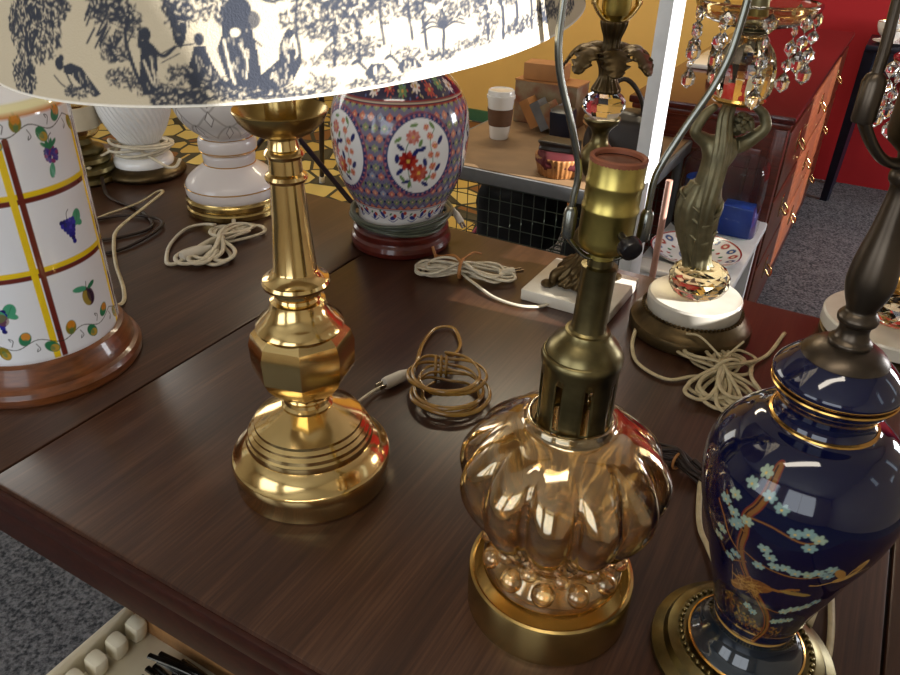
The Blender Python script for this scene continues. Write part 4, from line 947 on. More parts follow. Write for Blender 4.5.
MB().lathe([(.286, .018), (.291, .026), (.299, .0305), (.309, .0305), (.317, .025), (.323, .016)], 8).build('crystal_knop', M['crystal'], lamp, smooth=False)
lathe('fluted_neck', spl([(.321, .019), (.325, .0205), (.332, .0165), (.342, .0125), (.354, .0140), (.364, .0180), (.370, .0165), (.380, .0120), (.392, .0120), (.402, .0155), (.410, .0180), (.414, .0185)], 4), M['bronze'], lamp, 96, mod=lambda a, z, r: r * (1 + .05 * cos(14 * a)), sharp=180)
lv = MB()
for k in range(7):
    a0 = 2 * pi * k / 7 + .2; d = Vector((cos(a0), sin(a0), 0)); s_ = Vector((-sin(a0), cos(a0), 0))
    path = [(.012, .366, .008), (.024, .380, .013), (.038, .382, .018), (.050, .374, .017), (.058, .362, .012), (.064, .352, .003)]
    n0 = len(lv.v); vs = []; fs = []
    pr = catmull([Vector(p) for p in path], 4)
    for i, p in enumerate(pr):
        for q in range(7):
            t = (q - 3) / 3; w = p.z * (1 + .30 * sin(i * 1.9)) ; zz_ = p.y - .006 * abs(t) ** 1.5 * (p.z / .02) + .0022 * cos(i * 2.2) * abs(t)
            vs.append(d * p.x + s_ * (t * w) + Vector((0, 0, zz_)))
    for i in range(len(pr) - 1):
        for q in range(6): fs.append((i * 7 + q, i * 7 + q + 1, (i + 1) * 7 + q + 1, (i + 1) * 7 + q))
    o = mesh('leaf', vs, fs, M['bronze'], lamp, sharp=180); md = o.modifiers.new('s', 'SOLIDIFY'); md.thickness = .0028; md.offset = 0
lathe('socket', [(.414, .010), (.418, .012), (.422, .0170), (.430, .0195), (.462, .0195), (.464, .0203), (.468, .0203), (.470, .0195), (.49, .0197)], M['socket_brass'], lamp, 40, sharp=30)
ks = MB().tube([(.008, -.017, .450), (.014, -.028, .450)], .003, raw=True).ball((.015, -.030, .450), .0062, 12); ks.build('switch_knob', M['black'], lamp)
harp(lamp, .414, .030, .440, [(.030, .450), (.030, .47), (.036, .50), (.050, .55), (.052, .60), (.04, .64), (.02, .66), (.004, .665)], M['brass'], M['brass'], ang=.1, fer=(.005, .02), wire=.0030)
P = [Vector((.165, 1.0465, TZ + .009)), Vector((.145, 1.030, TZ + .004)), Vector((.108, 1.028, TZ + .004)), Vector((.070, 1.052, TZ + .004)), Vector((.045, 1.085, TZ + .006))] + [Vector(p) for p in bundle((.018, 1.135), -.15, .085, .040, 7, 21, twist=.35)] + [Vector((.07, 1.12, TZ + .008)), Vector((.085, 1.130, TZ + .008))]
cord(lamp, P, .0021, M['cord_white'], flat=1.4)
plug(lamp, (.082, 1.128, TZ + .010), (.104, 1.138, TZ + .010), r=.0075, mt=M['cord_white'], prongs=.018)
MB().tube([Vector((.016 + .004 * cos(t), 1.135 + .020 * cos(t), TZ + .014 + .014 * sin(t))) for t in np.linspace(0, 2 * pi, 9)[:-1]], .0030, closed=True).tube([(.016, 1.14, TZ + .028), (.035, 1.165, TZ + .030), (.05, 1.18, TZ + .022)], .0018).tube([(.016, 1.13, TZ + .028), (.002, 1.16, TZ + .026), (-.02, 1.185, TZ + .012), (-.028, 1.205, TZ + .004)], .0026).build('cord_tie', M['twist'], lamp, world=True)

# ================================================================== LAMP 10: figure lamp with prisms
FC = Vector((.3585, .9750, TZ))
lamp = thing('table_lamp', 'figural lamp, bronze draped figure lifting a crystal bowl hung with prisms', 'lamp', FC)
lathe('brass_base', [(0, .084), (.003, .088), (.016, .0885), (.020, .0870), (.024, .0800), (.030, .0760), (.034, .0735), (.037, .070)], M['bronze'], lamp, 96, sharp=30)
bd = MB()
for k in range(72):
    a = 2 * pi * k / 72; bd.ball((.0715 * cos(a), .0715 * sin(a), .0385), .0026, 6)
bd.build('bead_ring', M['bronze'], lamp)
lathe('marble_disc', [(.036, .066), (.038, .0675), (.058, .0675), (.061, .065), (.0615, .0)], M['marble'], lamp, 80)
def facet(name, prof, n, mt, parent, rot=0.0, tw=True):
    vs = []; fs = []
    for i, (z, r) in enumerate(prof):
        for k in range(n): a = 2 * pi * (k + (.5 if tw and i % 2 else 0)) / n + rot; vs.append((r * cos(a), r * sin(a), z))
    for i in range(len(prof) - 1):
        for k in range(n):
            k2 = (k + 1) % n
            if tw:
                if i % 2 == 0: fs += [(i * n + k, i * n + k2, (i + 1) * n + k), ((i + 1) * n + k, i * n + k2, (i + 1) * n + k2)]
                else: fs += [(i * n + k, (i + 1) * n + k2, (i + 1) * n + k), (i * n + k, i * n + k2, (i + 1) * n + k2)]
            else: fs.append((i * n + k, i * n + k2, (i + 1) * n + k2, (i + 1) * n + k))
    fs.append(tuple(range(n))[::-1]); fs.append(tuple((len(prof) - 1) * n + k for k in range(n)))
    return mesh(name, vs, fs, mt, parent, smooth=False)
facet('crystal_block', [(.0615, .028), (.068, .037), (.079, .0430), (.092, .0430), (.102, .037), (.108, .026)], 12, M['crystal_gold'], lamp)
# the bronze figure: one skinned body
def skinned(name, V, E, root, mt, parent, lv=2):
    me = bpy.data.meshes.new(name); me.from_pydata([v[:3] for v in V], E, []); me.materials.append(mt)
    o = bpy.data.objects.new(name, me); COL.objects.link(o); o.parent = parent
    md = o.modifiers.new('skin', 'SKIN'); md.use_smooth_shade = True
    for i, v in enumerate(V):
        sv = me.skin_vertices[0].data[i]; sv.radius = (v[3], v[4] if len(v) > 4 else v[3]); sv.use_root = (i == root)
    sd = o.modifiers.new('sub', 'SUBSURF'); sd.levels = lv; sd.render_levels = lv
    return o
Vb = [(-.022, 0, .205, .026, .022),      # 0 pelvis
      (-.018, 0, .232, .0195, .016),      # 1 waist
      (-.012, .001, .256, .0225, .017),   # 2 chest
      (-.006, .002, .276, .0215, .014),   # 3 upper chest
      (.006, .002, .290, .008),          # 4 neck
      (.012, -.001, .306, .0145, .015),  # 5 head
      (.012, -.001, .316, .009),         # 6 crown
      (-.028, .0, .284, .0105),          # 7 left shoulder
      (-.050, -.004, .298, .0088),       # 8 left elbow
      (-.038, -.002, .322, .0068),       # 9 left wrist
      (-.024, 0, .332, .0050),           # 10 left hand
      (.022, .002, .282, .0105),         # 11 right shoulder
      (.044, -.004, .306, .0090),        # 12 right elbow
      (.036, -.002, .324, .0068),        # 13 right wrist
      (.020, 0, .334, .0050),            # 14 right hand
      (-.031, -.004, .185, .0155), (-.026, -.010, .150, .0110), (-.014, -.004, .116, .0085), (-.012, -.014, .111, .0065),   # 15-18 left leg
      (-.012, .004, .185, .0150), (-.006, .0, .150, .0112), (-.001, .004, .116, .0085), (.006, -.006, .111, .0065)]          # 19-22 right leg
Eb = [(0, 1), (1, 2), (2, 3), (3, 4), (4, 5), (5, 6), (3, 7), (7, 8), (8, 9), (9, 10), (3, 11), (11, 12), (12, 13), (13, 14), (0, 15), (15, 16), (16, 17), (17, 18), (0, 19), (19, 20), (20, 21), (21, 22)]
fig = skinned('bronze_figure', Vb, Eb, 0, M['dull_metal'], lamp)
hb = MB(); rq = random.Random(2)
for _ in range(46):
    a = rq.random() * 2 * pi; b = rq.random() * 1.9 - .35; hb.ball((.011 + .0135 * cos(a) * cos(b), -.001 + .0135 * sin(a) * cos(b), .307 + .0135 * sin(b)), .0042, 7)
hb.build('curly_hair', M['dull_metal'], fig)
# drapery: a folded cloth hanging down the back and round the hips
def drape(path, wfun, name, folds=7, amp=.0035):
    vs = []; fs = []; n = len(path); seg = 56
    for i, (x, y, z, rx, ry) in enumerate(path):
        for k in range(seg):
            a = 2 * pi * k / seg; q = 1 + amp / rx * sin(folds * a + z * 28) + .5 * amp / rx * sin(2 * folds * a + 1.3); vs.append((x + rx * q * cos(a), y + ry * q * sin(a), z))
    for i in range(n - 1):
        for k in range(seg): fs.append((i * seg + k, i * seg + (k + 1) % seg, (i + 1) * seg + (k + 1) % seg, (i + 1) * seg + k))
    fs.append(tuple(range(seg))[::-1]); fs.append(tuple((n - 1) * seg + k for k in range(seg)))
    return mesh(name, vs, fs, M['dull_metal'], fig, sharp=180)
def dense(P, res=5):
    a = catmull([Vector(p[:3]) for p in P], res); b = catmull([Vector((p[3], p[4], 0)) for p in P], res); return [(u_.x, u_.y, u_.z, w_.x, w_.y) for u_, w_ in zip(a, b)]
drape(dense([(-.006, 0, .106, .022, .019), (-.010, 0, .118, .020, .017), (-.016, 0, .140, .022, .018), (-.020, 0, .165, .027, .021), (-.023, 0, .190, .0285, .0235), (-.022, 0, .205, .0275, .0235), (-.020, 0, .218, .0240, .0200), (-.018, 0, .230, .0205, .0175)]), None, 'skirt_drapery', 7, .0018)
drape(dense([(-.010, -.019, .110, .010, .007), (-.014, -.020, .150, .0115, .008), (-.018, -.024, .200, .0105, .007), (-.014, -.021, .240, .0100, .006), (-.012, -.017, .280, .0100, .007), (-.014, -.010, .318, .0085, .007), (-.010, -.004, .334, .008, .007)]), None, 'hanging_drapery', 4, .0016)
MB().tube([(-.049, .000, .214), (-.034, -.020, .200), (-.014, -.027, .190), (.003, -.018, .196), (.006, .004, .208), (-.014, .024, .214), (-.040, .016, .216)], .0022, closed=True).tube([(-.036, -.014, .186), (-.018, -.027, .176), (-.002, -.022, .186), (.006, -.008, .205)], .0032).tube([(-.032, -.016, .160), (-.012, -.026, .150), (.004, -.016, .166)], .0026).build('drapery_sash', M['dull_metal'], fig, sharp=180)
# crystal bowl, dish, prisms
lathe('glass_rim', [(.334, .020), (.337, .030), (.341, .034), (.344, .032), (.340, .018)], M['gold'], lamp, 48, closed=True)
lathe('crystal_bowl', spl([(.341, .022), (.344, .031), (.352, .036), (.366, .0375), (.384, .036), (.400, .030), (.410, .022), (.416, .017), (.420, .019)], 4), M['crystal_gold'], lamp, 24, sharp=10, mod=lambda a, z, r: r * (1 + .03 * cos(12 * a)))
lathe('bead_collar', spl([(.418, .018), (.422, .021), (.425, .018), (.428, .021), (.431, .017), (.434, .016)], 4), M['harp'], lamp, 40)
lathe('glass_dish', spl([(.424, .018), (.427, .032), (.431, .048), (.437, .061), (.446, .069), (.453, .072), (.456, .071)], 3) + spl([(.456, .0685), (.452, .068), (.446, .065), (.438, .057), (.433, .043), (.430, .026), (.429, .018)], 3), M['crystal_gold'], lamp, 48, closed=True, mod=lambda a, z, r: r * (1 + .015 * cos(24 * a)))
lathe('upper_column', [(.438, .014), (.46, .012), (.50, .010), (.53, .014), (.56, .014)], M['dull_metal'], lamp, 32)
def strand(parent, top, n, zr, big=.0085, seed=0):
    mb = MB(); rs = random.Random(seed); x, y, z = top; a = rs.random() * 3
    mb.tube([(x, y, z + .004), (x, y, z - n * zr)], .0005, seg=5, raw=True)
    for k in range(n):
        zc = z - zr * (k + .5); s = big * (.75 if k % 2 else 1.0); a += .9
        R3 = Matrix.Rotation(a, 3, 'Z')
        vs = [Vector((0, 0, 1.15)), Vector((0, 0, -1.15))] + [Vector((cos(t) * .9, sin(t) * .5, .35)) for t in np.arange(6) * pi / 3] + [Vector((cos(t + .5) * .9, sin(t + .5) * .5, -.35)) for t in np.arange(6) * pi / 3]
        fs = [(0, 2 + i, 2 + (i + 1) % 6) for i in range(6)] + [(1, 8 + (i + 1) % 6, 8 + i) for i in range(6)] + [(2 + i, 8 + i, 2 + (i + 1) % 6) for i in range(6)] + [(2 + (i + 1) % 6, 8 + i, 8 + (i + 1) % 6) for i in range(6)]
        mb.add([R3 @ v * s + Vector((x, y, zc)) for v in vs], fs)
    zc = z - zr * n - .010
    mb.lathe([(-.014, .001), (-.008, .0085), (0, .0095), (.006, .006), (.012, .001)], 7, c=(x, y, zc), mod=lambda a_, z_, r_: r_ * (1 if abs(sin(a_)) < .7 else .6))
    return mb.build('crystal_prism', M['crystal'], parent, smooth=False)
for k in range(9):
    a = 2 * pi * k / 9 + .42; strand(lamp, (.069 * cos(a), .069 * sin(a), .449), (4, 2, 3)[k % 3], .0205, .0100, k)
P = [FC + Vector((-.084, -.02, .010)), Vector((.262, .915, TZ + .004)), Vector((.262, .868, TZ + .004)), Vector((.292, .832, TZ + .004)), Vector((.33, .838, TZ + .006))] + [Vector(p) for p in bundle((.366, .838), 1.25, .078, .050, 10, 33, twist=1.3)] + [Vector((.42, .87, TZ + .008)), Vector((.455, .905, TZ + .004)), Vector((.50, .965, TZ + .004))]
cord(lamp, P, .0020, M['cord_cream'], flat=1.45)
MB().tube([Vector((.372 + .020 * cos(t), .842 + .008 * cos(t), TZ + .016 + .015 * sin(t))) for t in np.linspace(0, 2 * pi, 9)[:-1]], .0024, closed=True).tube([(.365, .85, TZ + .030), (.345, .885, TZ + .040), (.33, .90, TZ + .036)], .0016).tube([(.37, .85, TZ + .030), (.40, .872, TZ + .042)], .0016).build('cord_tie', M['cord_cream'], lamp, world=True)

# ================================================================== LAMP 11: far right marble disc lamp with prisms
XC = Vector((.650, .955, TZ))
lamp = thing('table_lamp', 'right-edge lamp with marble disc, gold-tinted crystal base and hanging prisms', 'lamp', XC)
lathe('brass_base', [(0, .092), (.003, .096), (.010, .096), (.014, .088), (.018, .082)], M['bronze'], lamp, 80, sharp=30)
lathe('marble_disc', [(.017, .095), (.019, .0975), (.036, .0975), (.039, .095), (.0395, .0)], M['marble'], lamp, 80)
facet('crystal_block', [(.0395, .036), (.046, .045), (.058, .050), (.070, .047), (.080, .036), (.086, .026)], 12, M['crystal_gold'], lamp)
lathe('column', spl([(.084, .024), (.092, .028), (.104, .018), (.13, .013), (.19, .011), (.25, .014), (.28, .022), (.30, .014), (.34, .012), (.36, .016)], 4), M['gold'], lamp, 40)
lathe('glass_dish', spl([(.368, .018), (.371, .050), (.377, .082), (.386, .104), (.392, .108)], 3) + spl([(.392, .105), (.385, .100), (.379, .078), (.374, .040), (.373, .018)], 3), M['crystal'], lamp, 40, closed=True)
lathe('upper_column', [(.362, .014), (.40, .012), (.44, .014)], M['gold'], lamp, 32)
for k in range(12):
    a = 2 * pi * k / 12 + .10; strand(lamp, (.105 * cos(a), .105 * sin(a), .387), 3, .0200, .0100, k + 20)

# ================================================================== BACKGROUND
# white post
c = W(-.412, 1.615, 0)
post = thing('support_post', 'white painted square post standing behind the table, brightly lit on its right face', 'post', c)
RP = Matrix.Rotation(A - radians(25), 3, 'Z')
MB().box((0, 0, 1.36), .037, .037, 2.72, R=RP, bev=.002).build('shaft', M['white_paint'], post)
MB().box((0, 0, .015), .07, .07, .03, R=RP, bev=.003).build('foot_plate', M['white_paint'], post)
pp = W(-.352, 1.60, 0)
o = MB().lathe([(0, .0075), (.78, .0075)], 16, c=(0, 0, 0)).build('copper_pipe', M['copper'], None); o.location = pp
tag(o, 'thin pinkish copper pipe standing beside the white post', 'pipe')

# dresser
ds = thing('dresser', 'long reddish mahogany dresser with brass drawer handles behind the figural lamp', 'dresser', W(-.42, 3.2, 0))
def dp(name, u0, u1, v0, v1, z0, z1, mt, bev=0.0, parent=None): return slab(name, u0, u1, v0, v1, z0, z1, mt, st=False, parent=parent or ds, bev=bev)
DU0, DU1, DV0, DV1 = -.646, -.186, 2.25, 4.05
dp('top', DU0 - .01, DU1, DV0 - .008, DV1, .778, .80, M['mahogany_top'], .006)
dp('body', DU0 + .008, DU1 - .022, DV0 + .012, DV1 - .01, .08, .765, M['mahogany'])
dp('top_moulding', DU0, DU1 - .008, DV0, DV1 - .004, .762, .779, M['mahogany'], .004)
# end panel frame
ep = dp('end_panel', DU0 + .05, DU1 - .07, DV0 + .002, DV0 + .013, .16, .70, M['mahogany'], .004)
for (a, b, c1, c2) in ((DU0 + .075, DU1 - .095, .665, .675), (DU0 + .075, DU1 - .095, .19, .20)):
    dp('panel_bead', a, b, DV0 - .003, DV0 + .004, c1, c2, M['mahogany_lt'], .002, parent=None)
for a in (DU0 + .075, DU1 - .105): dp('panel_bead', a, a + .010, DV0 - .003, DV0 + .004, .20, .665, M['mahogany_lt'], .002)
dp('corner_post', DU1 - .052, DU1 - .012, DV0 + .002, DV0 + .045, .05, .762, M['mahogany'], .005)
dp('plinth', DU0 + .01, DU1 - .015, DV0 + .01, DV1 - .02, 0, .08, M['mahogany'], .004)
nv = 3; dv = (DV1 - DV0 - .09) / nv
for i in range(nv):
    for (z0, z1) in ((.10, .31), (.325, .535), (.55, .745)):
        v0 = DV0 + .055 + i * dv; dr = dp('drawer', DU1 - .022, DU1 - .008, v0 + .006, v0 + dv - .006, z0, z1, M['mahogany_lt'], .004)
        for q in (.5,):
            h = MB(); pc = W(DU1 + .002, v0 + dv * q, (z0 + z1) / 2 + .01)
            h.box(pc - E1 * .009, .003, .050, .07, R=R12, bev=.001); h.tube([pc + E2 * -.026 + E1 * -.005, pc + E2 * -.026 + E1 * .012 + Vector((0, 0, -.022)), pc + E2 * .026 + E1 * .012 + Vector((0, 0, -.022)), pc + E2 * .026 + E1 * -.005], .0032, res=5)
            h.build('drawer_handle', M['brass'], dr, world=True)
# things on the dresser
tr = slab('serving_tray', -.62, -.40, 2.75, 3.05, .801, .818, M['china'], st=False, bev=.006); tag(tr, 'shallow white tray lying on the mahogany dresser behind the figural lamp', 'tray')
tw = MB(); rq = random.Random(8); cc = W(-.47, 2.62, .80)
for k in range(16):
    a = rq.random() * 6.28; P = [cc + Vector((.05 * cos(a + t * .9), .05 * sin(a + t * .9), .006 + .02 * t + .03 * rq.random())) * 1.0 for t in range(5)]
    tw.tube(P, .003, seg=6, res=4)
o = tw.build('twig_wreath', M['bag'], None, world=True, origin=cc, sharp=180); tag(o, 'small dark twig wreath on the mahogany dresser beside the white tray', 'wreath')

# navy console table with the china
nt_ = thing('console_table', 'navy painted side table against the red wall with cups on it', 'table', W(.2, 4.25, 0))
slab('tabletop', -.13, .62, 4.06, 4.42, .725, .75, M['navy'], st=False, parent=nt_, bev=.004)
slab('apron', -.10, .59, 4.085, 4.40, .62, .724, M['navy'], st=False, parent=nt_)
for (u, v) in ((-.10, 4.10), (.57, 4.10), (-.10, 4.38), (.57, 4.38)):
    MB().tube([W(u - (.015 if u < 0 else -.015), v, 0), W(u, v, .724)], lambda t: .024 + .012 * t, seg=4, raw=True).build('leg', M['navy'], nt_, world=True, smooth=False)
def cupset(u, v, z, s=1.0, lab='', pitcher=False, cat='cup', grp=None):
    p = W(u, v, z); t = thing('creamer_jug' if pitcher else 'teacup', lab, cat, p, grp)
    lathe('bowl', [(.0005, .018 * s), (.003 * s, .02 * s), (.006 * s, .019 * s), (.02 * s, .034 * s), (.04 * s, .041 * s), (.055 * s, .043 * s), (.055 * s, .041 * s), (.04 * s, .038 * s), (.02 * s, .030 * s), (.008 * s, .0)], M['china'], t, 36)
    MB().tube([(.040 * s, 0, .046 * s), (.058 * s, -.006, .046 * s), (.062 * s, -.008, .030 * s), (.050 * s, -.004, .016 * s), (.034 * s, 0, .018 * s)], .0035 * s).build('handle', M['china'], t, sharp=180)
    lathe('gold_rim', [(.0545 * s, .0430 * s), (.056 * s, .0432 * s), (.0562 * s, .0415 * s)], M['gold'], t, 36, cap=False)
    return t
def saucer(u, v, z, r=.075, lab='', s=None):
    p = W(u, v, z); o = MB().lathe([(0, .03), (.002, .034), (.006, .055), (.013, r), (.0145, r), (.010, .058), (.005, .036), (.004, .0)], 44).build('saucer', M['china'], None); o.location = p; tag(o, lab, 'saucer'); return o
saucer(-.040, 4.150, .7502, lab='cream saucer with gold edge under the teacup nearest the front')
cupset(-.040, 4.150, .7550, 1.0, 'white and gold teacup on a saucer at the front of the navy table')
saucer(.075, 4.34, .7502, lab='white saucer under the taller cup at the back of the navy table')
cupset(-.060, 4.325, .7502, 1.35, 'white gold-lipped creamer jug standing left on the navy table', True, 'jug')
cupset(.075, 4.340, .7550, 1.2, 'larger white teacup on a saucer at the back of the navy table')

# brown topped table with wire shelf
bt = thing('folding_table', 'brown topped table with grey edge and wire shelf holding boxes and bags', 'table', W(-.72, 2.0, 0))
def bp_(name, u0, u1, v0, v1, z0, z1, mt, bev=0.0): return slab(name, u0, u1, v0, v1, z0, z1, mt, st=False, parent=bt, bev=bev)
BU0, BU1, BV0, BV1 = -1.045, -.45, 1.655, 2.237
bp_('tabletop', BU0 + .006, BU1 - .006, BV0 + .006, BV1 - .006, .680, .700, M['card'], .002)
for q in ((BU0, BU1, BV0 - .004, BV0 + .006), (BU0, BU1, BV1 - .006, BV1 + .004), (BU0 - .004, BU0 + .006, BV0, BV1), (BU1 - .006, BU1 + .004, BV0, BV1)):
    bp_('edge_trim', *q, .664, .698, M['grey_edge'], .002)
for u in (BU0 + .02, BU1 - .02):
    for v in (BV0 + .02, BV1 - .02):
        MB().lathe([(0, .012), (.665, .012)], 12, c=W(u, v, 0)).build('leg', M['grey_edge'], bt, world=True)
def wire_panel(name, p0, du, dv_, nu, nv_, r, parent):
    mb = MB(); p0 = Vector(p0); du = Vector(du); dv_ = Vector(dv_)
    for i in range(nu + 1): mb.tube([p0 + du * (i / nu), p0 + du * (i / nu) + dv_], r, seg=5, raw=True)
    for j in range(nv_ + 1): mb.tube([p0 + dv_ * (j / nv_), p0 + dv_ * (j / nv_) + du], r, seg=5, raw=True)
    return mb.build(name, M['green_wire'], parent, world=True)
wu = BU1 - BU0 - .05
wire_panel('wire_front', W(BU0 + .025, BV0 + .03, .40), E1 * wu, (0, 0, .25), 17, 7, .0013, bt)
wire_panel('wire_shelf', W(BU0 + .025, BV0 + .03, .40), E1 * wu, E2 * .52, 17, 15, .0016, bt)
wire_panel('wire_shelf', W(BU0 + .025, BV0 + .03, .16), E1 * wu, E2 * .52, 17, 15, .0016, bt)
wire_panel('wire_back', W(BU0 + .025, BV1 - .06, .16), E1 * wu, (0, 0, .48), 17, 12, .0013, bt)
def blob(name, c, sx, sy, sz, mt, seed, amp=.12, rot=A, n=3):
    bm = bmesh.new(); bmesh.ops.create_cube(bm, size=2.0); bmesh.ops.subdivide_edges(bm, edges=bm.edges[:], cuts=7, use_grid_fill=True)
    rs = np.random.RandomState(seed); K = rs.normal(size=(6, 3)) * 2.2; ph = rs.rand(6) * 6.28
    Rz = Matrix.Rotation(rot, 3, 'Z')
    for v in bm.verts:
        p = v.co.copy(); q = p.normalized() * (1.0); p = p * .62 + q * .55
        d = sum(sin(Vector(K[i]).dot(v.co) + ph[i]) for i in range(6)) / 6
        p = p * (1 + amp * d); zb = max(p.z, -1.0) ; v.co = Rz @ Vector((p.x * sx, p.y * sy, (zb + 1) * sz))
    me = bpy.data.meshes.new(name); bm.to_mesh(me); bm.free(); me.materials.append(mt); me.shade_smooth()
    o = bpy.data.objects.new(name, me); COL.objects.link(o); o.location = c; return o
o = blob('duffel_bag', W(-.84, 1.93, .4035), .105, .08, .085, M['blackcloth'], 1); tag(o, 'large black cloth bag lying in the wire shelf below the brown tabletop', 'bag')
o = blob('folded_jacket', W(-.56, 1.85, .4035), .075, .10, .09, M['blackcloth'], 2); tag(o, 'black folded jacket at the right end of the wire shelf', 'clothing')
o = blob('shoulder_bag', W(-.655, 2.10, .4035), .08, .045, .085, M['blackcloth'], 3); tag(o, 'black shoulder bag at the back of the wire shelf', 'bag')
pk = MB()
pk.tube([W(-1.015, 2.10, .50), W(-1.015, 2.07, .44), W(-1.00, 2.02, .413), W(-.98, 1.92, .410), W(-.955, 1.82, .410), W(-.93, 1.75, .410)], .0065, seg=8)
pk.tube([W(-1.015, 2.10, .50), W(-1.01, 2.13, .53), W(-1.00, 2.14, .51), W(-1.005, 2.10, .45), W(-1.00, 2.02, .413)], .011, seg=8)
o = pk.build('clothes_hanger', M['pink'], None, world=True, origin=W(-.98, 1.92, .403), sharp=180); tag(o, 'bright pink plastic hanger on the wire shelf left of the black bag', 'hanger')
# coffee cup
cp = thing('coffee_cup', 'white paper coffee cup with lid and brown sleeve on the brown table', 'cup', W(-.929, 1.935, .700))
lathe('paper_cup', [(.0, .026), (.002, .0275), (.115, .0385)], M['china'], cp, 40)
lathe('sleeve', [(.038, .0320), (.0385, .0325), (.085, .0372), (.0855, .0366)], mat('brown_sleeve', '6a4a32', .8, noise=.2, nscale=50), cp, 40, cap=False)
lathe('lid', [(.113, .0388), (.1135, .0405), (.121, .0405), (.122, .0385), (.134, .0365), (.136, .0340), (.133, .0320), (.132, .0)], M['china'], cp, 40)
# printed box, small box, basket, dark bag, bowl, cards
bx = thing('printed_box', 'brown printed cardboard box on the brown table behind the coffee cup', 'box', W(-.875, 2.172, .7005))
MB().box((0, 0, .062), .20, .10, .124, R=R12, bev=.003).build('carton', M['boxprint'], bx)
MB().box((0, 0, .1255), .202, .102, .004, R=R12).build('lid_flap', M['cardboard'], bx, smooth=False)
sb = MB().box((0, 0, .0235), .125, .075, .047, R=R12 @ Matrix.Rotation(.12, 3, 'Z'), bev=.002).build('small_box', M['cardboard'], None); sb.location = W(-.895, 2.172, .8285); tag(sb, 'small tan cardboard box lying on top of the brown printed box', 'box')
for i in range(4):
    q = W(-.89 + .036 * i, 2.075 - .006 * i, .7005)
    o = MB().box((0, 0, .045), .030, .055, .085, R=R12 @ Matrix.Rotation(-.55, 3, 'Y')).build('card_packet', [M['cardboard'], M['grey_edge'], M['boxprint'], M['grey_edge']][i], None, smooth=False); o.location = q + Vector((0, 0, .004)); tag(o, ['tan', 'grey', 'mottled brown', 'second grey'][i] + ' slim packet leaning in the row against the printed box', 'packet', 'packets leaning on the printed box')
bk = thing('wicker_basket', 'small wicker basket lined with dark red cloth on the brown table', 'basket', W(-.660, 1.735, .7005))
lathe('basket', [(0, .048), (.002, .052), (.045, .062), (.05, .062), (.048, .056), (.006, .046), (.005, .0)], M['wicker'], bk, 120, mod=lambda a, z, r: r * (1 + .02 * cos(30 * a) * (1 if int(z * 400) % 2 else -1)), sharp=180)
o = blob('cloth_lining', (0, 0, .018), .050, .050, .022, M['redcloth'], 5, .15, 0); o.parent = bk
o = blob('pouch', W(-.665, 1.735, .7590), .045, .030, .012, M['bag'], 9, .2); tag(o, 'flat dark pouch lying on the red cloth of the wicker basket', 'pouch')
hb_ = thing('handbag', 'dark leather handbag slumped at the right of the brown table', 'bag', W(-.555, 1.90, .7005))
o = blob('bag_body', (0, 0, 0), .085, .055, .065, M['bag'], 6, .2); o.parent = hb_
MB().tube([(-.06, .0, .09), (-.07, 0, .16), (-.02, 0, .215), (.03, 0, .17), (.05, 0, .09)], .006).build('bag_handle', M['bag'], hb_, sharp=180)
o = MB().box((0, 0, .055), .06, .05, .11, R=R12 @ Matrix.Rotation(.2, 3, 'X'), bev=.004).build('dark_box', M['navy'], None); o.location = W(-.735, 1.93, .702); tag(o, 'small dark navy box standing behind the wicker basket', 'box')
o = MB().lathe([(0, .05), (.004, .055), (.03, .085), (.05, .095), (.052, .092), (.03, .078), (.008, .0)], 48).build('wooden_bowl', M['tanwood'], None); o.location = W(-.64, 2.10, .7005); tag(o, 'wide tan wooden bowl behind the handbag on the brown table', 'bowl')
# folding stand on the rug
st_ = thing('folding_stand', 'dark metal folding stand with crossed legs on the patterned rug', 'stand', W(-2.2, 2.6, .008))
for (a, b) in ((W(-2.375, 2.886, .011), W(-2.10, 2.60, .66)), (W(-1.93, 2.62, .012), W(-2.30, 2.34, .66)), (W(-2.73, 2.60, .012), W(-2.30, 2.34, .66)), (W(-2.60, 2.32, .012), W(-2.10, 2.60, .66))):
    lg = MB().tube([a, b], .0125, seg=12, raw=True).build('leg', M['iron'], st_, world=True)
    d = (b - a).normalized(); MB().tube([a, a + d * .05], .0145, seg=12, raw=True).build('foot_cap', M['china'], lg, world=False); 
    cc_ = lg.children[0]; off = wloc(st_)
    for v in cc_.data.vertices: v.co -= off
MB().tube([W(-2.10, 2.60, .66), W(-2.30, 2.34, .66)], .012, seg=12, raw=True).build('top_bar', M['iron'], st_, world=True)

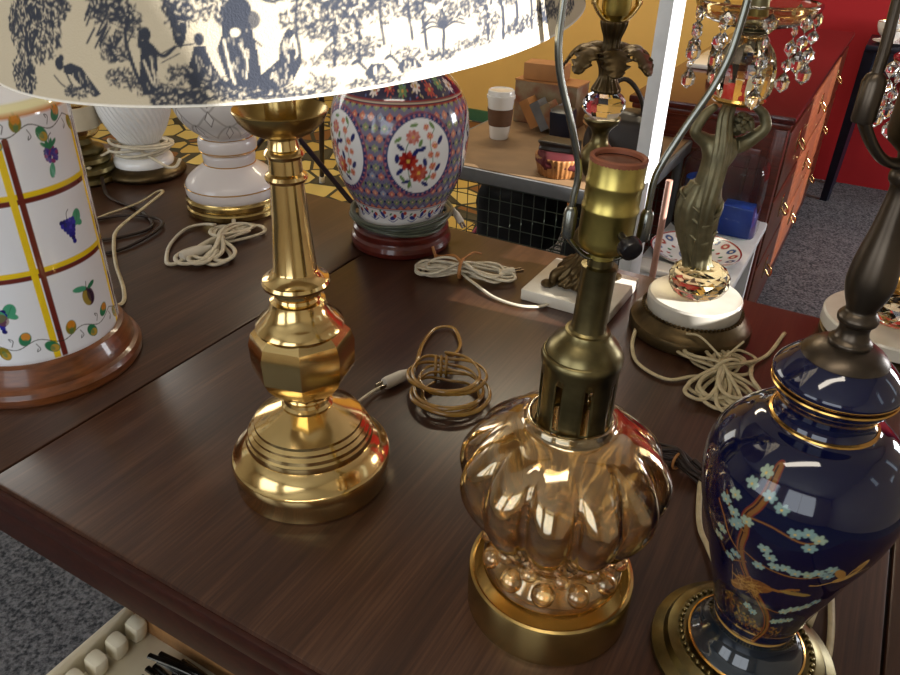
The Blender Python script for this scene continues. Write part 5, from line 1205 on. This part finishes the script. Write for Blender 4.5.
# low bench with china and clear tub between the table and the dresser
be = thing('low_bench', 'low white bench under the china between the table and the dresser', 'bench', W(-.31, 2.0, 0))
slab('seat', -.435, -.19, 1.70, 2.235, .475, .50, M['white_paint'], st=False, parent=be, bev=.004)
for (u, v) in ((-.41, 1.73), (-.22, 1.73), (-.41, 2.20), (-.22, 2.20)): slab('leg', u - .018, u + .018, v - .018, v + .018, 0, .475, M['white_paint'], st=False, parent=be)
def plate(p, r, lab):
    cvp = Canvas(2 * pi * .1, .2, 800, 'eceaea', 0)
    for k in range(18):
        x = 2 * pi * .1 * k / 18; cvp.ell(x, .115, .012, .014, 'b04038' if k % 2 else '31508c'); cvp.ell(x, .115, .005, .006, 'e8d8c0'); cvp.ell(x + .017, .08, .007, .007, '3a7a50' if k % 2 else 'b04038')
    cvp.line([(0, .138), (.63, .138)], .006, 'a03030'); cvp.line([(0, .045), (.63, .045)], .005, '31508c')
    t = thing('dinner_plate', lab, 'plate', p)
    k = r / .14; prof = [(.004, .001), (.004, .04 * k), (.004, .075 * k), (.008, .09 * k), (.016, .115 * k), (.024, .138 * k), (.026, .14 * k)]
    pr = spl(prof, 8); painted_lathe('painted_face', pr, cvp, .1, M['paint'], t, 240, zval=[p_[1] / k for p_ in pr])
    lathe('underside', [(0, .0004), (0, .05 * k), (.0005, .075 * k), (.005, .095 * k), (.021, .139 * k), (.0255, .1402 * k)], M['china'], t, 60, cap=False); return t
plate(W(-.315, 1.875, .5005), .115, 'white plate with red and blue floral rim on the low bench')
o = blob('folded_napkin', W(-.375, 1.735, .501), .050, .030, .008, M['china'], 12, .15); tag(o, 'crumpled white napkin at the front corner of the low bench', 'napkin')
cj = thing('storage_jar', 'clear plastic jar with dark blue lid behind the floral plate', 'jar', W(-.385, 2.135, .5005))
lathe('jar_body', [(0, .034), (.002, .036), (.10, .036), (.105, .032), (.105, .030), (.10, .034), (.004, .034), (.003, .0)], M['clear'], cj, 36)
lathe('jar_lid', [(.100, .0385), (.102, .040), (.128, .040), (.131, .037), (.132, .0)], M['bluep'], cj, 36)
o = MB().box((0, 0, .035), .085, .06, .07, R=R12, bev=.004).build('blue_carton', M['bluep'], None); o.location = W(-.265, 2.145, .5005); tag(o, 'small bright blue carton at the right rear of the low bench', 'box')
tubm = thing('storage_tub', 'large clear rounded plastic tub standing on the bench around blue objects', 'tub', W(-.320, 2.13, 0))
# shell without floor overlapping its contents: sits inverted as a cloche
def rr_ring(hx, hy, rad_, n=8):
    P_ = []
    for (sx, sy, a0) in ((1, 1, 0), (-1, 1, pi / 2), (-1, -1, pi), (1, -1, 3 * pi / 2)):
        for k in range(n + 1):
            a = a0 + k * pi / 2 / n; P_.append((sx * (hx - rad_) + rad_ * cos(a), sy * (hy - rad_) + rad_ * sin(a)))
    return P_
lev = [(.5003, 1.0), (.60, .985), (.66, .96), (.685, .93), (.698, .85), (.702, .6), (.702, .02)]
vs = []; fs = []; N_ = len(rr_ring(.1, .1, .03))
for z, k in lev:
    for x, y in rr_ring(.115 * k, .083 * k, .05 * k): p = R12 @ Vector((x, y, 0)); vs.append((p.x, p.y, z))
for i in range(len(lev) - 1):
    for k in range(N_): fs.append((i * N_ + k, i * N_ + (k + 1) % N_, (i + 1) * N_ + (k + 1) % N_, (i + 1) * N_ + k))
fs.append(tuple((len(lev) - 1) * N_ + k for k in range(N_)))
o = mesh('clear_shell', vs, fs, M['clear'], tubm); md = o.modifiers.new('s', 'SOLIDIFY'); md.thickness = .0018; md.offset = -1

# cutlery tray under the table front, on a crate
cr_ = thing('wooden_crate', 'plain tan wooden crate on the carpet under the table front edge', 'crate', W(-.60, .26, 0))
slab('crate_body', -.805, -.39, .095, .455, 0, .296, M['tanwood'], st=False, parent=cr_, bev=.004)
ty = thing('cutlery_tray', 'cream cutlery tray with rounded compartments below the front edge of the table', 'tray', W(-.60, .26, .297))
slab('tray_floor', -.80, -.395, .10, .45, .297, .301, M['tray'], st=False, parent=ty, bev=.001)
slab('tray_wall', -.801, -.794, .10, .45, .299, .350, M['tray'], st=False, parent=ty, bev=.003)
slab('tray_wall', -.401, -.394, .10, .45, .299, .350, M['tray'], st=False, parent=ty, bev=.003)
slab('tray_wall', -.801, -.394, .099, .106, .299, .350, M['tray'], st=False, parent=ty, bev=.003)
slab('tray_wall', -.801, -.394, .438, .451, .299, .352, M['tanwood'], st=False, parent=ty, bev=.003, label='tan wooden back rail of the tray')
for k in range(9):
    v = .125 + k * .036; p = W(-.775, v + .012, .301); mb = MB()
    mb.box(p + Vector((0, 0, .0215)), .030, .026, .043, R=R12 @ Matrix.Rotation(.25, 3, 'Y'), bev=.009); mb.build('compartment_end', M['tray'], ty, world=True)
    if k % 2 and k < 5:
        mb = MB(); mb.box(W(-.715, v + .012, .322), .012, .030, .040, R=R12 @ Matrix.Rotation(-.2, 3, 'Y'), bev=.005); mb.build('divider', M['tray'], ty, world=True)
slab('divider', -.76, -.40, .240, .245, .301, .338, M['tray'], st=False, parent=ty, bev=.002)
rq = random.Random(5)
kinds = ['fork', 'spoon', 'knife']
for k in range(42):
    v = .335 + rq.random() * .085 if k < 30 else .265 + rq.random() * .05; u = -.63 + rq.random() * .05; a = (rq.random() - .5) * .28; z = .306 + .0055 * (k // 5 if k < 30 else (k - 30) // 3)
    d = (E1 * cos(a) + E2 * sin(a)); n_ = Vector((-d.y, d.x, 0)); p = W(u, v, z); kd_ = kinds[k % 3]; mb = MB()
    mb.tube([p - d * .085, p - d * .03 + Vector((0, 0, .003)), p + d * .035], lambda t: .0030 - .0012 * t, seg=8, flat=1.6)
    if kd_ == 'spoon': mb.ball(p - d * -.055, .012, 12, sq=(1.7, .9, .22), R=Matrix((d, n_, Vector((0, 0, 1)))).transposed())
    elif kd_ == 'knife': mb.box(p + d * .075, .085, .011, .0016, R=Matrix((d, n_, Vector((0, 0, 1)))).transposed())
    else:
        mb.box(p + d * .042, .016, .018, .0018, R=Matrix((d, n_, Vector((0, 0, 1)))).transposed())
        for q in (-1.5, -.5, .5, 1.5): mb.tube([p + d * .048 + n_ * q * .0048, p + d * .088 + n_ * q * .0048], .0013, seg=5, raw=True)
    o = mb.build(kd_, M['cutlery'], None, world=True, origin=p)
    tag(o, 'steel %s in the pile of cutlery in the cream tray' % kd_, kd_, '%s pile in the cutlery tray' % kd_)
